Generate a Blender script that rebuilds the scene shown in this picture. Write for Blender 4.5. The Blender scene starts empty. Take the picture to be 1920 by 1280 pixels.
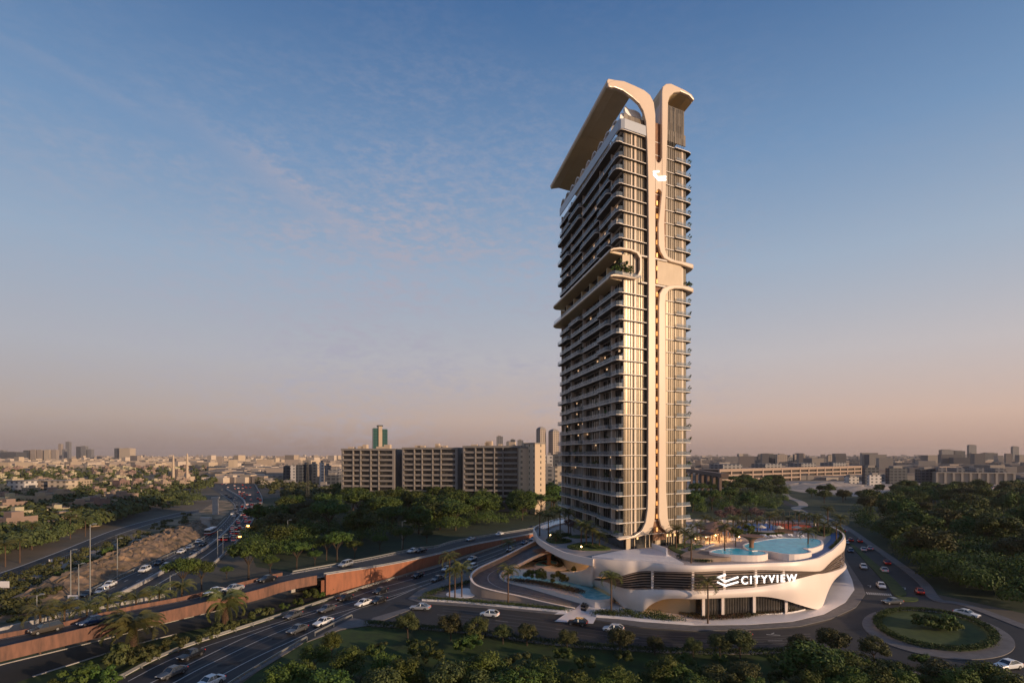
import bpy, math, random
from mathutils import Vector
R = math.radians
random.seed(7)
sc = bpy.context.scene
COL = sc.collection
# ------------------------------------------------------------ camera, sky, sun, exposure
FPX, HZ, H = 1050.0, 852.0, 36.0          # focal length in photo pixels, horizon row, eye height
cd = bpy.data.cameras.new('camera'); cam = bpy.data.objects.new('camera', cd); COL.objects.link(cam)
cam.location = (0, 0, H); cam.rotation_euler = (R(90), 0, 0)
cd.sensor_width = 36; cd.lens = FPX * 36 / 1920; cd.shift_y = (HZ - 640) / 1920
cd.clip_start = 1; cd.clip_end = 60000
sc.camera = cam
HAZE = 4.8e-5
SUN_EL, SUN_AZ = 10.5, 121.0               # azimuth clockwise from +Y
w = bpy.data.worlds.new('World'); sc.world = w; w.use_nodes = True
nt = w.node_tree; N = nt.nodes; L = nt.links
bg = N['Background']; bg.inputs[1].default_value = 0.12
sky = N.new('ShaderNodeTexSky'); sky.sky_type = 'NISHITA'; sky.sun_disc = False
sky.sun_elevation = R(SUN_EL); sky.sun_rotation = R(SUN_AZ); sky.dust_density = 2.5; sky.air_density = 1.0; sky.ozone_density = 2.0
def nd(nt, t, **k):
    n = nt.nodes.new(t)
    for a, b in k.items():
        if a[0] == 'i' and a[1:].isdigit(): n.inputs[int(a[1:])].default_value = b
        else: setattr(n, a, b)
    return n
def ramp(nt, stops):
    n = nt.nodes.new('ShaderNodeValToRGB'); e = n.color_ramp.elements
    while len(e) < len(stops): e.new(0.5)
    for i, (p, c) in enumerate(stops):
        e[i].position = p; e[i].color = (c[0], c[1], c[2], 1) if hasattr(c, '__len__') else (c, c, c, 1)
    return n
tc = N.new('ShaderNodeTexCoord'); sp = N.new('ShaderNodeSeparateXYZ'); L.new(tc.outputs['Generated'], sp.inputs[0])
k = 1 / 0.12
def s(r, g, b):      # photo srgb byte -> linear / strength
    f = lambda c: ((c / 255 + .055) / 1.055) ** 2.4 if c > 10 else c / 3295
    return (f(r) * .1, f(g) * .1, f(b) * .1)
vr = ramp(nt, [(0.0, s(152, 132, 128)), (0.06, s(182, 163, 156)), (0.16, s(178, 177, 184)), (0.30, s(154, 173, 196)), (0.45, s(116, 149, 188)), (0.64, s(68, 108, 158)), (1.0, s(42, 76, 124))])
L.new(sp.outputs[2], vr.inputs[0])
mul = nd(nt, 'ShaderNodeVectorMath', operation='SCALE'); mul.inputs[3].default_value = k * 10; L.new(vr.outputs[0], mul.inputs[0])
# warmer and lighter towards the sun's side (right), greyer left
rr = nd(nt, 'ShaderNodeMapRange', i1=-0.65, i2=0.75, i3=0.0, i4=1.0); L.new(sp.outputs[0], rr.inputs[0])
low = ramp(nt, [(0, 1), (0.28, 0.35), (0.6, 0)]); L.new(sp.outputs[2], low.inputs[0])
wm = nd(nt, 'ShaderNodeMath', operation='MULTIPLY'); L.new(rr.outputs[0], wm.inputs[0]); L.new(low.outputs[0], wm.inputs[1])
warm = nd(nt, 'ShaderNodeMixRGB', blend_type='MULTIPLY'); L.new(wm.outputs[0], warm.inputs[0]); L.new(mul.outputs[0], warm.inputs[1]); warm.inputs[2].default_value = (1.55, 1.36, 1.2, 1)
# thin cirrus
mp = nd(nt, 'ShaderNodeMapping'); mp.inputs['Rotation'].default_value = (0, R(33), 0); mp.inputs['Scale'].default_value = (1.5, 1.2, 4.0); L.new(tc.outputs['Generated'], mp.inputs[0])
c1 = nd(nt, 'ShaderNodeTexNoise'); c1.inputs['Scale'].default_value = 2.2; c1.inputs['Detail'].default_value = 8; c1.inputs['Roughness'].default_value = .62; c1.inputs['Distortion'].default_value = .5; L.new(mp.outputs[0], c1.inputs[0])
c2 = nd(nt, 'ShaderNodeTexNoise'); c2.inputs['Scale'].default_value = 26; c2.inputs['Detail'].default_value = 7; c2.inputs['Roughness'].default_value = .7; L.new(mp.outputs[0], c2.inputs[0])
cr = ramp(nt, [(.34, 0), (.62, 1)]); L.new(c1.outputs[0], cr.inputs[0])
cr2 = ramp(nt, [(.42, .1), (.62, 1)]); L.new(c2.outputs[0], cr2.inputs[0])
cm = nd(nt, 'ShaderNodeMath', operation='MULTIPLY'); L.new(cr.outputs[0], cm.inputs[0]); L.new(cr2.outputs[0], cm.inputs[1])
def mm(op, a_, b_=None, c_=None):
    n = nt.nodes.new('ShaderNodeMath'); n.operation = op
    for i, x in enumerate((a_, b_, c_)):
        if x is None: continue
        if hasattr(x, 'is_output'): nt.links.new(x, n.inputs[i])
        else: n.inputs[i].default_value = x
    return n.outputs[0]
xq = mm('MULTIPLY', mm('ADD', sp.outputs[0], .7), .7); xm = ramp(nt, [(0, .2), (.2, .6), (.35, 1), (.55, .8), (.78, .1)]); L.new(xq, xm.inputs[0])
zm = ramp(nt, [(.0, .3), (.10, 1), (.34, .9), (.44, .4), (.58, .08)]); L.new(sp.outputs[2], zm.inputs[0])
cm2 = nd(nt, 'ShaderNodeMath', operation='MULTIPLY'); L.new(cm.outputs[0], cm2.inputs[0]); L.new(xm.outputs[0], cm2.inputs[1])
cm3 = nd(nt, 'ShaderNodeMath', operation='MULTIPLY'); L.new(cm2.outputs[0], cm3.inputs[0]); L.new(zm.outputs[0], cm3.inputs[1])
# one long thin cirrus streak crossing the sky, and a fainter one beside it
def streak(p, q, wdt, amt, x0, x1):
    a_ = Vector((p[0]-960, 1050, 852-p[1])).normalized(); b_ = Vector((q[0]-960, 1050, 852-q[1])).normalized(); n_ = a_.cross(b_).normalized()
    dt = nd(nt, 'ShaderNodeVectorMath', operation='DOT_PRODUCT'); L.new(tc.outputs['Generated'], dt.inputs[0]); dt.inputs[1].default_value = n_
    d_ = mm('ADD', dt.outputs['Value'], mm('MULTIPLY', mm('SUBTRACT', c2.outputs[0], .5), wdt*2.2)); g_ = mm('MAXIMUM', mm('SUBTRACT', 1.0, mm('DIVIDE', mm('ABSOLUTE', d_), wdt)), 0.0)
    e_ = nd(nt, 'ShaderNodeMapRange', i1=x0, i2=x1, i3=0.0, i4=math.pi); L.new(sp.outputs[0], e_.inputs[0])
    return mm('MULTIPLY', mm('MULTIPLY', g_, mm('SINE', e_.outputs[0])), amt)
st1 = streak((390, 245), (700, 455), .026, .36, -.50, -.12); st2 = streak((30, 85), (210, 180), .012, .14, -.62, -.44)
big = nd(nt, 'ShaderNodeTexNoise'); big.inputs['Scale'].default_value = 2.6; big.inputs['Detail'].default_value = 3; L.new(tc.outputs['Generated'], big.inputs[0])
tot = mm('MINIMUM', mm('ADD', mm('MULTIPLY', cm3.outputs[0], mm('ADD', .55, big.outputs[0])), mm('ADD', st1, st2)), .85)
cl = nd(nt, 'ShaderNodeMixRGB'); L.new(tot, cl.inputs[0]); L.new(warm.outputs[0], cl.inputs[1]); cc = s(176, 172, 186); cl.inputs[2].default_value = (cc[0] * k * 10, cc[1] * k * 10, cc[2] * k * 10, 1)
fin = nd(nt, 'ShaderNodeMixRGB', i0=0.90); L.new(sky.outputs[0], fin.inputs[1]); L.new(cl.outputs[0], fin.inputs[2])
L.new(fin.outputs[0], bg.inputs[0])
sd = bpy.data.lights.new('sun', 'SUN'); sd.energy = 4.4; sd.angle = R(0.6); sd.color = (1.0, 0.72, 0.47)
so = bpy.data.objects.new('sun', sd); COL.objects.link(so); so.rotation_euler = (R(90 - SUN_EL), 0, R(180 - SUN_AZ) + 0)
_d = Vector((math.sin(R(SUN_AZ)) * math.cos(R(SUN_EL)), math.cos(R(SUN_AZ)) * math.cos(R(SUN_EL)), math.sin(R(SUN_EL))))
so.rotation_euler = _d.to_track_quat('Z', 'Y').to_euler(); so.location = (200, -100, 200)
sc.view_settings.view_transform = 'Standard'; sc.view_settings.look = 'None'; sc.view_settings.exposure = 0.0; sc.view_settings.gamma = 1
sc.cycles.max_bounces = 6; sc.cycles.diffuse_bounces = 2; sc.cycles.glossy_bounces = 3; sc.cycles.transparent_max_bounces = 8; sc.cycles.volume_bounces = 0

# ------------------------------------------------------------ helpers
def G(px, py, z=0.0):                       # photo pixel of a point known to lie at height z -> world
    Y = FPX * (H - z) / (py - HZ); return ((px - 960) * Y / FPX, Y, z)
def pix(x, y, z): return (960 + FPX * x / y, HZ + FPX * (H - z) / y)
def tag(o, label=None, cat=None, group=None, kind=None):
    if label: o['label'] = label
    if cat: o['category'] = cat
    if group: o['group'] = group
    if kind: o['kind'] = kind
    return o
def empty(name, loc=(0, 0, 0), rz=0, label=None, cat=None, group=None):
    o = bpy.data.objects.new(name, None); COL.objects.link(o); o.location = loc; o.rotation_euler = (0, 0, rz); o.empty_display_size = .5
    return tag(o, label, cat, group)
def wloc(o):
    v = Vector((0, 0, 0))
    while o: v += o.location; o = o.parent
    return v
class MB:
    def __init__(s, T=None): s.v = []; s.f = []; s.m = []; s.T = T
    def add(s, vs, fs, mi=0):
        b = len(s.v)
        s.v += [s.T(*p) for p in vs] if s.T else [tuple(p) for p in vs]
        for q in fs: s.f.append([i + b for i in q]); s.m.append(mi)
        return s
    def box(s, x0, x1, y0, y1, z0, z1, mi=0):
        return s.add([(x0,y0,z0),(x1,y0,z0),(x1,y1,z0),(x0,y1,z0),(x0,y0,z1),(x1,y0,z1),(x1,y1,z1),(x0,y1,z1)],
              [(0,3,2,1),(4,5,6,7),(0,1,5,4),(1,2,6,5),(2,3,7,6),(3,0,4,7)], mi)
    def rbox(s, cx, cy, z0, z1, sx, sy, a, mi=0):
        c, n = math.cos(a), math.sin(a); q = [(-sx/2,-sy/2),(sx/2,-sy/2),(sx/2,sy/2),(-sx/2,sy/2)]
        return s.prism([(cx+x*c-y*n, cy+x*n+y*c) for x, y in q], z0, z1, mi)
    def prism(s, poly, z0, z1, mi=0, bottom=True, bmi=None):
        a = sum(poly[i-1][0]*poly[i][1]-poly[i][0]*poly[i-1][1] for i in range(len(poly)))
        if a < 0: poly = poly[::-1]
        n = len(poly); vs = [(p[0],p[1],z0) for p in poly]+[(p[0],p[1],z1) for p in poly]
        fs = [tuple(range(n, 2*n))]+[(i,(i+1)%n,n+(i+1)%n,n+i) for i in range(n)]
        s.add(vs, fs, mi)
        if bottom: s.f.append([len(s.v)-2*n+i for i in range(n-1,-1,-1)]); s.m.append(bmi if bmi is not None else mi)
        return s
    def uz(s, poly, v0, v1, mi=0):          # outline in (u,z) extruded along v
        n = len(poly); vs = [(p[0],v0,p[1]) for p in poly]+[(p[0],v1,p[1]) for p in poly]
        a = sum(poly[i-1][0]*poly[i][1]-poly[i][0]*poly[i-1][1] for i in range(n))
        fs = [tuple(range(n)), tuple(range(2*n-1,n-1,-1))]+[(i,n+i,n+(i+1)%n,(i+1)%n) for i in range(n)]
        if a < 0: fs = [q[::-1] for q in fs]
        return s.add(vs, fs, mi)
    def sheet(s, poly, z=None, mi=0):
        if z is not None: poly = [(p[0],p[1],z) for p in poly]
        a = sum(poly[i-1][0]*poly[i][1]-poly[i][0]*poly[i-1][1] for i in range(len(poly)))
        if a < 0: poly = poly[::-1]
        return s.add(poly, [tuple(range(len(poly)))], mi)
    def skin(s, A, B, mi=0):                # quads between two equally long polylines
        n = len(A); return s.add(list(A)+list(B), [(i,i+1,n+i+1,n+i) for i in range(n-1)], mi)
    def rings(s, rs, mi=0, cap=True):
        n = len(rs[0]); vs = [p for r in rs for p in r]; fs = []
        for k in range(len(rs)-1):
            for i in range(n): fs.append((k*n+i,k*n+(i+1)%n,(k+1)*n+(i+1)%n,(k+1)*n+i))
        if cap: fs += [tuple(range(n-1,-1,-1)), tuple((len(rs)-1)*n+i for i in range(n))]
        return s.add(vs, fs, mi)
    def tube(s, pts, rad, n=8, mi=0):
        rs = []
        for i, p in enumerate(pts):
            p = Vector(p); a = Vector(pts[max(i-1,0)]); b = Vector(pts[min(i+1,len(pts)-1)]); d = (b-a).normalized()
            u = d.cross(Vector((0,0,1)) if abs(d.z) < .9 else Vector((1,0,0))).normalized(); w_ = d.cross(u).normalized()
            r = rad[i] if hasattr(rad,'__len__') else rad
            rs.append([tuple(p+u*(r*math.cos(t*2*math.pi/n))+w_*(r*math.sin(t*2*math.pi/n))) for t in range(n)])
        return s.rings(rs, mi)
    def wall(s, pts, z0, z1, th=.3, mi=0):  # pts (x,y); z0/z1 numbers or lists
        n = len(pts); o = offset(pts, th)
        f = lambda z, i: z[i] if hasattr(z,'__len__') else z
        rs = [[(pts[i][0],pts[i][1],f(z0,i)),(pts[i][0],pts[i][1],f(z1,i)),(o[i][0],o[i][1],f(z1,i)),(o[i][0],o[i][1],f(z0,i))] for i in range(n)]
        return s.rings(rs, mi)
    def mesh(s, name, mats, smooth=False):
        me = bpy.data.meshes.new(name); me.from_pydata(s.v, [], s.f)
        for m in (mats if isinstance(mats,(list,tuple)) else [mats]): me.materials.append(m)
        if len(me.materials) > 1: me.polygons.foreach_set('material_index', s.m)
        if smooth: me.polygons.foreach_set('use_smooth', [True]*len(s.f))
        me.update(); return me
    def build(s, name, mats, parent=None, smooth=False, local=False):
        if parent is None and not local and s.v:
            xs=[p[0] for p in s.v]; ys=[p[1] for p in s.v]; zs=[p[2] for p in s.v]
            c = Vector(((min(xs)+max(xs))/2,(min(ys)+max(ys))/2,min(zs)))
        elif parent is not None and not local: c = wloc(parent)
        else: c = Vector((0,0,0))
        s.v = [(p[0]-c.x,p[1]-c.y,p[2]-c.z) for p in s.v]
        o = bpy.data.objects.new(name, s.mesh(name, mats, smooth)); COL.objects.link(o)
        if parent is None: o.location = c
        else: o.parent = parent
        return o
def offset(pts, d):
    out = []; n = len(pts)
    for i in range(n):
        a = pts[max(i-1,0)]; b = pts[min(i+1,n-1)]; dx, dy = b[0]-a[0], b[1]-a[1]; l = math.hypot(dx,dy) or 1
        out.append((pts[i][0]-dy/l*d, pts[i][1]+dx/l*d))
    return out
def offset3(pts, d): return [(a[0],a[1],p[2]) for a, p in zip(offset(pts,d),pts)]
def crom(P, n=6, closed=False):             # Catmull-Rom through tuples of any size
    out = []; m = len(P); K = len(P[0])
    rng = range(m) if closed else range(m-1)
    for i in rng:
        g = (lambda j: P[j % m]) if closed else (lambda j: P[min(max(j,0),m-1)])
        a,b,c,d = g(i-1),g(i),g(i+1),g(i+2)
        for q in range(n):
            t = q/n; t2=t*t; t3=t2*t
            out.append(tuple(.5*((2*b[k_])+(-a[k_]+c[k_])*t+(2*a[k_]-5*b[k_]+4*c[k_]-d[k_])*t2+(-a[k_]+3*b[k_]-3*c[k_]+d[k_])*t3) for k_ in range(K)))
    if not closed: out.append(tuple(P[-1]))
    return out
def resamp(P, n):
    ds=[0]
    for a,b in zip(P,P[1:]): ds.append(ds[-1]+math.dist(a,b))
    out=[]; j=0
    for i in range(n):
        t=ds[-1]*i/(n-1)
        while j < len(P)-2 and ds[j+1] < t: j+=1
        q=(t-ds[j])/((ds[j+1]-ds[j]) or 1); q=min(max(q,0),1); out.append(tuple(x+(y-x)*q for x,y in zip(P[j],P[j+1])))
    return out
def inpoly(x, y, P):
    c=False; j=len(P)-1
    for i in range(len(P)):
        if (P[i][1]>y)!=(P[j][1]>y) and x < (P[j][0]-P[i][0])*(y-P[i][1])/(P[j][1]-P[i][1])+P[i][0]: c=not c
        j=i
    return c
def GP(pp, z=0, n=0):
    q=[G(p[0],p[1],p[2] if len(p)>2 else z) for p in pp]
    return crom(q,n) if n else q
def kids(o): return [c for c in o.children]
def copy_tree(o, parent=None):
    c=o.copy(); COL.objects.link(c); c.parent=parent
    for ch in o.children: copy_tree(ch,c)
    return c

# ------------------------------------------------------------ materials
def mat(name, col, rough=.8, metal=0, col2=None, scale=1.0, bump=0, bscale=None, emis=0, ecol=None, rnd=0, spec=None, alpha=None, detail=4, coord='Object', stretch=None, contrast=(.35,.65)):
    m = bpy.data.materials.new(name); m.use_nodes=True; t=m.node_tree; b=t.nodes['Principled BSDF']
    b.inputs['Base Color'].default_value=(*col,1); b.inputs['Roughness'].default_value=rough; b.inputs['Metallic'].default_value=metal
    if spec is not None: b.inputs['Specular IOR Level'].default_value=spec
    src=None
    if col2 or bump:
        tcx=t.nodes.new('ShaderNodeTexCoord'); vec=tcx.outputs[coord]
        if coord=='Position': pass
        if stretch:
            mpx=nd(t,'ShaderNodeMapping'); mpx.inputs['Scale'].default_value=stretch; t.links.new(vec,mpx.inputs[0]); vec=mpx.outputs[0]
    if col2:
        n=nd(t,'ShaderNodeTexNoise'); n.inputs['Scale'].default_value=scale; n.inputs['Detail'].default_value=detail; n.inputs['Roughness'].default_value=.62; t.links.new(vec,n.inputs[0])
        r=ramp(t,[(contrast[0],col),(contrast[1],col2)]); t.links.new(n.outputs[0],r.inputs[0]); src=r.outputs[0]
    if rnd:
        oi=t.nodes.new('ShaderNodeObjectInfo'); mr=nd(t,'ShaderNodeMapRange',i3=1-rnd,i4=1+rnd); t.links.new(oi.outputs['Random'],mr.inputs[0])
        h=nd(t,'ShaderNodeHueSaturation'); t.links.new(mr.outputs[0],h.inputs['Value'])
        hr=nd(t,'ShaderNodeMapRange',i3=.5-.04*rnd/.3,i4=.5+.03*rnd/.3); t.links.new(oi.outputs['Random'],hr.inputs[0]); t.links.new(hr.outputs[0],h.inputs['Hue'])
        if src: t.links.new(src,h.inputs['Color'])
        else: h.inputs['Color'].default_value=(*col,1)
        src=h.outputs[0]
    if src: t.links.new(src,b.inputs['Base Color'])
    if bump:
        n2=nd(t,'ShaderNodeTexNoise'); n2.inputs['Scale'].default_value=bscale or scale*4; n2.inputs['Detail'].default_value=5; t.links.new(vec,n2.inputs[0])
        bp=nd(t,'ShaderNodeBump'); bp.inputs['Strength'].default_value=bump; t.links.new(n2.outputs[0],bp.inputs['Height']); t.links.new(bp.outputs[0],b.inputs['Normal'])
    if emis: b.inputs['Emission Color'].default_value=(*(ecol or col),1); b.inputs['Emission Strength'].default_value=emis
    if alpha is not None: b.inputs['Alpha'].default_value=alpha
    return m
def facade(name, wall, glass, cw=4.0, ch=3.5, fw=.6, fh=.5, rough=.8, lit=0):   # procedural window grid over a wall
    m=mat(name, wall, rough); t=m.node_tree; b=t.nodes['Principled BSDF']; K=t.links
    tcx=t.nodes.new('ShaderNodeTexCoord'); s3=t.nodes.new('ShaderNodeSeparateXYZ'); K.new(tcx.outputs['Object'],s3.inputs[0])
    M=lambda op,a,bb=None: _math(t,op,a,bb)
    nx=nd(t,'ShaderNodeSeparateXYZ'); K.new(tcx.outputs['Normal'],nx.inputs[0])
    side=M('GREATER_THAN',M('ABSOLUTE',nx.outputs[0]),.5)
    hcoord=M('ADD',M('MULTIPLY',s3.outputs[1],side),M('MULTIPLY',s3.outputs[0],M('SUBTRACT',1.0,side)))
    u=M('DIVIDE',hcoord,cw); v=M('DIVIDE',s3.outputs[2],ch)
    a=M('LESS_THAN',M('FRACT',u),fw); c=M('LESS_THAN',M('FRACT',v),fh)
    roof=M('LESS_THAN',M('ABSOLUTE',nx.outputs[2]),.5)
    msk=M('MULTIPLY',M('MULTIPLY',a,c),roof)
    mx=nd(t,'ShaderNodeMixRGB'); K.new(msk,mx.inputs[0]); mx.inputs[1].default_value=(*wall,1); mx.inputs[2].default_value=(*glass,1); K.new(mx.outputs[0],b.inputs['Base Color'])
    rg=M('SUBTRACT',rough,M('MULTIPLY',msk,rough-.15)); K.new(rg,b.inputs['Roughness'])
    return m
def _math(t,op,a,b=None):
    n=t.nodes.new('ShaderNodeMath'); n.operation=op
    for i,x in enumerate((a,b)):
        if x is None: continue
        if hasattr(x,'is_output'): t.links.new(x,n.inputs[i])
        else: n.inputs[i].default_value=x
    return n.outputs[0]
M={}
M['ground']=mat('desert_ground',(.17,.125,.085),.95,col2=(.06,.055,.035),scale=.018,detail=8,bump=.3,bscale=.3)
M['forest']=mat('woodland_floor',(.014,.026,.006),.95,col2=(.026,.044,.009),scale=.12)
M['grass']=mat('grass',(.034,.066,.005),.95,col2=(.016,.034,.003),scale=.25,bump=.6,bscale=3,contrast=(.4,.62))
M['lawn']=mat('lawn',(.055,.085,.014),.95,col2=(.030,.052,.009),scale=.5,bump=.4,bscale=6)
M['scrub']=mat('dry_scrub',(.42,.27,.16),.95,col2=(.07,.07,.03),scale=.09,detail=9,bump=.8,bscale=.9,contrast=(.42,.58))
M['bank']=mat('rocky_bank',(.31,.20,.125),.95,col2=(.07,.055,.032),scale=.28,detail=10,bump=1,bscale=1.2)
M['path']=mat('dirt_path',(.46,.38,.32),.95,col2=(.34,.27,.21),scale=.3)
M['asphalt']=mat('asphalt',(.020,.020,.022),.75,col2=(.044,.041,.041),scale=.10,detail=12,contrast=(.38,.7),bump=.15,bscale=6)
M['asphalt2']=mat('worn_asphalt',(.032,.029,.029),.8,col2=(.017,.017,.018),scale=.2,detail=9,bump=.15,bscale=6)
M['paint']=mat('road_paint',(.62,.60,.56),.7,col2=(.35,.34,.32),scale=2.5)
M['pave']=mat('grey_paving',(.17,.155,.15),.8,col2=(.12,.11,.105),scale=.6,bump=.1,bscale=4)
M['kerb']=mat('pale_kerb',(.45,.42,.40),.8,col2=(.33,.31,.3),scale=.7)
M['wplaza']=mat('white_stone',(.80,.75,.74),.45,col2=(.74,.69,.68),scale=.25)
M['white']=mat('white_render',(.84,.72,.64),.42,col2=(.81,.685,.605),scale=.12)
M['ribbon']=mat('cream_cladding',(.68,.54,.41),.26,col2=(.64,.50,.375),scale=.1)
M['slab']=mat('slab_white',(.62,.55,.48),.5)
M['under']=mat('soffit_bronze',(.62,.47,.26),.5,metal=.0,col2=(.55,.41,.22),scale=.2)
M['shade_soffit']=mat('soffit_painted_shade',(.075,.06,.048),.7)  # shade under the slabs put into the colour of their undersides
M['beige']=mat('beige_panel',(.52,.40,.27),.5,col2=(.46,.35,.23),scale=.3)
M['louvre']=mat('louvre_blade',(.23,.165,.13),.45)
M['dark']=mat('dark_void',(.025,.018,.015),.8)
M['steel']=mat('dark_steel',(.06,.058,.055),.5,metal=.6)
M['galv']=mat('galvanised',(.42,.42,.40),.45,metal=.7)
M['glass_d']=mat('dark_glass',(.030,.032,.036),.06,spec=.9,col2=(.065,.058,.05),scale=.4)
M['rail']=mat('railing_glass',(.24,.29,.34),.08,spec=.7,alpha=.28)
M['lamp']=mat('warm_lamp',(1,.62,.28),.5,emis=20,ecol=(1,.55,.2))
M['amber']=mat('amber_lamp',(1,.5,.12),.5,emis=14,ecol=(1,.42,.08))
M['sign']=mat('lit_sign',(1,1,1),.5,emis=1.0,ecol=(1,.97,.95))
M['black']=mat('black_metal',(.012,.012,.014),.4)
M['orange']=mat('orange_render_wall',(.33,.125,.066),.85,col2=(.19,.078,.045),scale=.9,bump=.25,bscale=5,detail=8,stretch=(1,1,.22),contrast=(.4,.75))
M['terra']=mat('terracotta_panel',(.21,.10,.066),.85,col2=(.11,.058,.042),scale=1.1,stretch=(1,1,.2),contrast=(.38,.66),bump=.2,bscale=5)
M['red_court']=mat('red_court',(.70,.10,.022),.8)
M['deckstone']=mat('deck_stone',(.46,.39,.36),.7,col2=(.38,.32,.29),scale=.4)
M['blue_court']=mat('blue_court',(.09,.21,.55),.8)
M['track']=mat('blue_track',(.06,.13,.30),.7,col2=(.08,.16,.34),scale=1)
M['wood']=mat('timber',(.25,.12,.06),.7,col2=(.17,.08,.04),scale=.9,stretch=(1,6,1))
M['fabric']=mat('cream_fabric',(.62,.55,.45),.9)
M['bark']=mat('bark',(.075,.05,.032),.95,col2=(.04,.028,.02),scale=3,bump=.5)
M['pbark']=mat('palm_bark',(.13,.075,.045),.95,col2=(.07,.04,.025),scale=4,bump=.6,stretch=(1,1,5))
def leafmat(name,c1_,c2_,rnd=.3):
    m=mat(name,c1_,.65,col2=c2_,scale=.55,rnd=rnd,spec=.25,detail=3); b=m.node_tree.nodes['Principled BSDF']
    return m
M['leaf']=leafmat('foliage_dark',(.032,.056,.010),(.075,.105,.018))
M['leaf2']=leafmat('foliage_bright',(.040,.062,.010),(.095,.118,.020),.25)
M['leaf3']=leafmat('foliage_olive',(.046,.056,.016),(.088,.092,.028))
M['hedge']=leafmat('hedge_leaf',(.030,.050,.014),(.065,.085,.022),.1)
M['redleaf']=leafmat('reddish_groundcover',(.10,.045,.022),(.055,.055,.02),.1)
M['palm']=leafmat('palm_frond',(.085,.10,.030),(.16,.155,.05),.2)
M['blossom']=leafmat('mauve_blossom',(.20,.12,.12),(.13,.085,.07),.2)
def water(name,c,c2_,sc_=.6):
    m=mat(name,c,.22,col2=c2_,scale=sc_,bump=.3,bscale=2.4,spec=.12); return m
M['pool']=water('pool_water',(.0,.36,.52),(.02,.58,.74))
M['pool_lit']=water('pale_pool_water',(.42,.80,.90),(.12,.52,.66),.5)
# gold curtain wall: vertical curtain strips behind glass, colour varies per panel
def curtain():
    m=mat('curtain_wall_gold',(.4,.3,.18),.16,spec=.9); t=m.node_tree; b=t.nodes['Principled BSDF']; K=t.links; g=lambda op,a,c=None:_math(t,op,a,c)
    tcx=t.nodes.new('ShaderNodeTexCoord'); s3=t.nodes.new('ShaderNodeSeparateXYZ'); K.new(tcx.outputs['Object'],s3.inputs[0])
    fz=g('FLOOR',g('DIVIDE',g('SUBTRACT',s3.outputs[2],0.0),3.5)); ux=g('MULTIPLY',s3.outputs[0],1.134)
    fx=g('FLOOR',g('DIVIDE',ux,1.05))
    cb=nd(t,'ShaderNodeCombineXYZ'); K.new(fx,cb.inputs[0]); K.new(fz,cb.inputs[1])
    wn=nd(t,'ShaderNodeTexWhiteNoise'); wn.noise_dimensions='2D'; K.new(cb.outputs[0],wn.inputs['Vector'])
    cb2=nd(t,'ShaderNodeCombineXYZ'); K.new(g('MULTIPLY',ux,3.2),cb2.inputs[0]); K.new(g('MULTIPLY',fz,7.3),cb2.inputs[1])
    n=nd(t,'ShaderNodeTexNoise'); n.inputs['Scale'].default_value=1; n.inputs['Detail'].default_value=3; K.new(cb2.outputs[0],n.inputs[0])
    r=ramp(t,[(.0,(.12,.095,.072)),(.45,(.25,.20,.145)),(1,(.42,.34,.25))]); K.new(g('ADD',g('MULTIPLY',wn.outputs[0],.5),g('MULTIPLY',n.outputs[0],.55)),r.inputs[0]); K.new(r.outputs[0],b.inputs['Base Color'])
    b.inputs['Metallic'].default_value=.45; b.inputs['Roughness'].default_value=.24; b.inputs['Specular IOR Level'].default_value=.5
    return m
M['curtain']=curtain()
# ------------------------------------------------------------ ground, roads
def struct(name,mb,m,smooth=False): return tag(mb.build(name,m,smooth=smooth),kind='structure')
g=MB(); nx=24
g.add([(-14000,-40,0),(14000,-40,0),(14000,12500,0),(-14000,12500,0)],[(0,1,2,3)]); struct('ground',g,M['ground'])
def zone(name,pp,z,m,n=0,kind='structure'):
    q=GP([(a,b) for a,b in pp],0,n); mb=MB(); mb.sheet([(p[0],p[1]) for p in q],z); return struct(name,mb,m)
zone('woodland_floor',[(480,1062),(455,1000),(490,935),(620,922),(1000,912),(1440,896),(1600,925),(1920,905),(2600,930),(2600,1300),(1750,1112),(1590,985),(1300,1005),(1060,1010),(800,1040),(560,1075)],.01,M['forest'])
zone('front_lawn',[(440,1290),(560,1204),(690,1168),(790,1176),(1050,1206),(1300,1222),(1530,1218),(1612,1228),(1700,1256),(1800,1290),(1500,1500),(500,1500)],.014,M['grass'])
zone('left_lawn',[(-200,1300),(0,1240),(180,1200),(305,1165),(560,1122),(700,1100),(800,1070),(830,1063),(608,1130),(479,1172),(325,1224),(217,1279),(60,1400),(-300,1500)],.014,M['lawn'])
zone('scrubland',[(-300,1260),(0,1185),(130,1120),(300,1045),(400,985),(440,950),(420,930),(380,955),(250,1000),(60,1070),(-300,1180)],.010,M['scrub'])
def roadpoly(name,Lp,Rp,z,m,n=40,zf=None):
    a=resamp(GP(Lp,z,6),n); b=resamp(GP(Rp,z,6),n); mb=MB(); mb.skin(b,a); return struct(name,mb,m)
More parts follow.
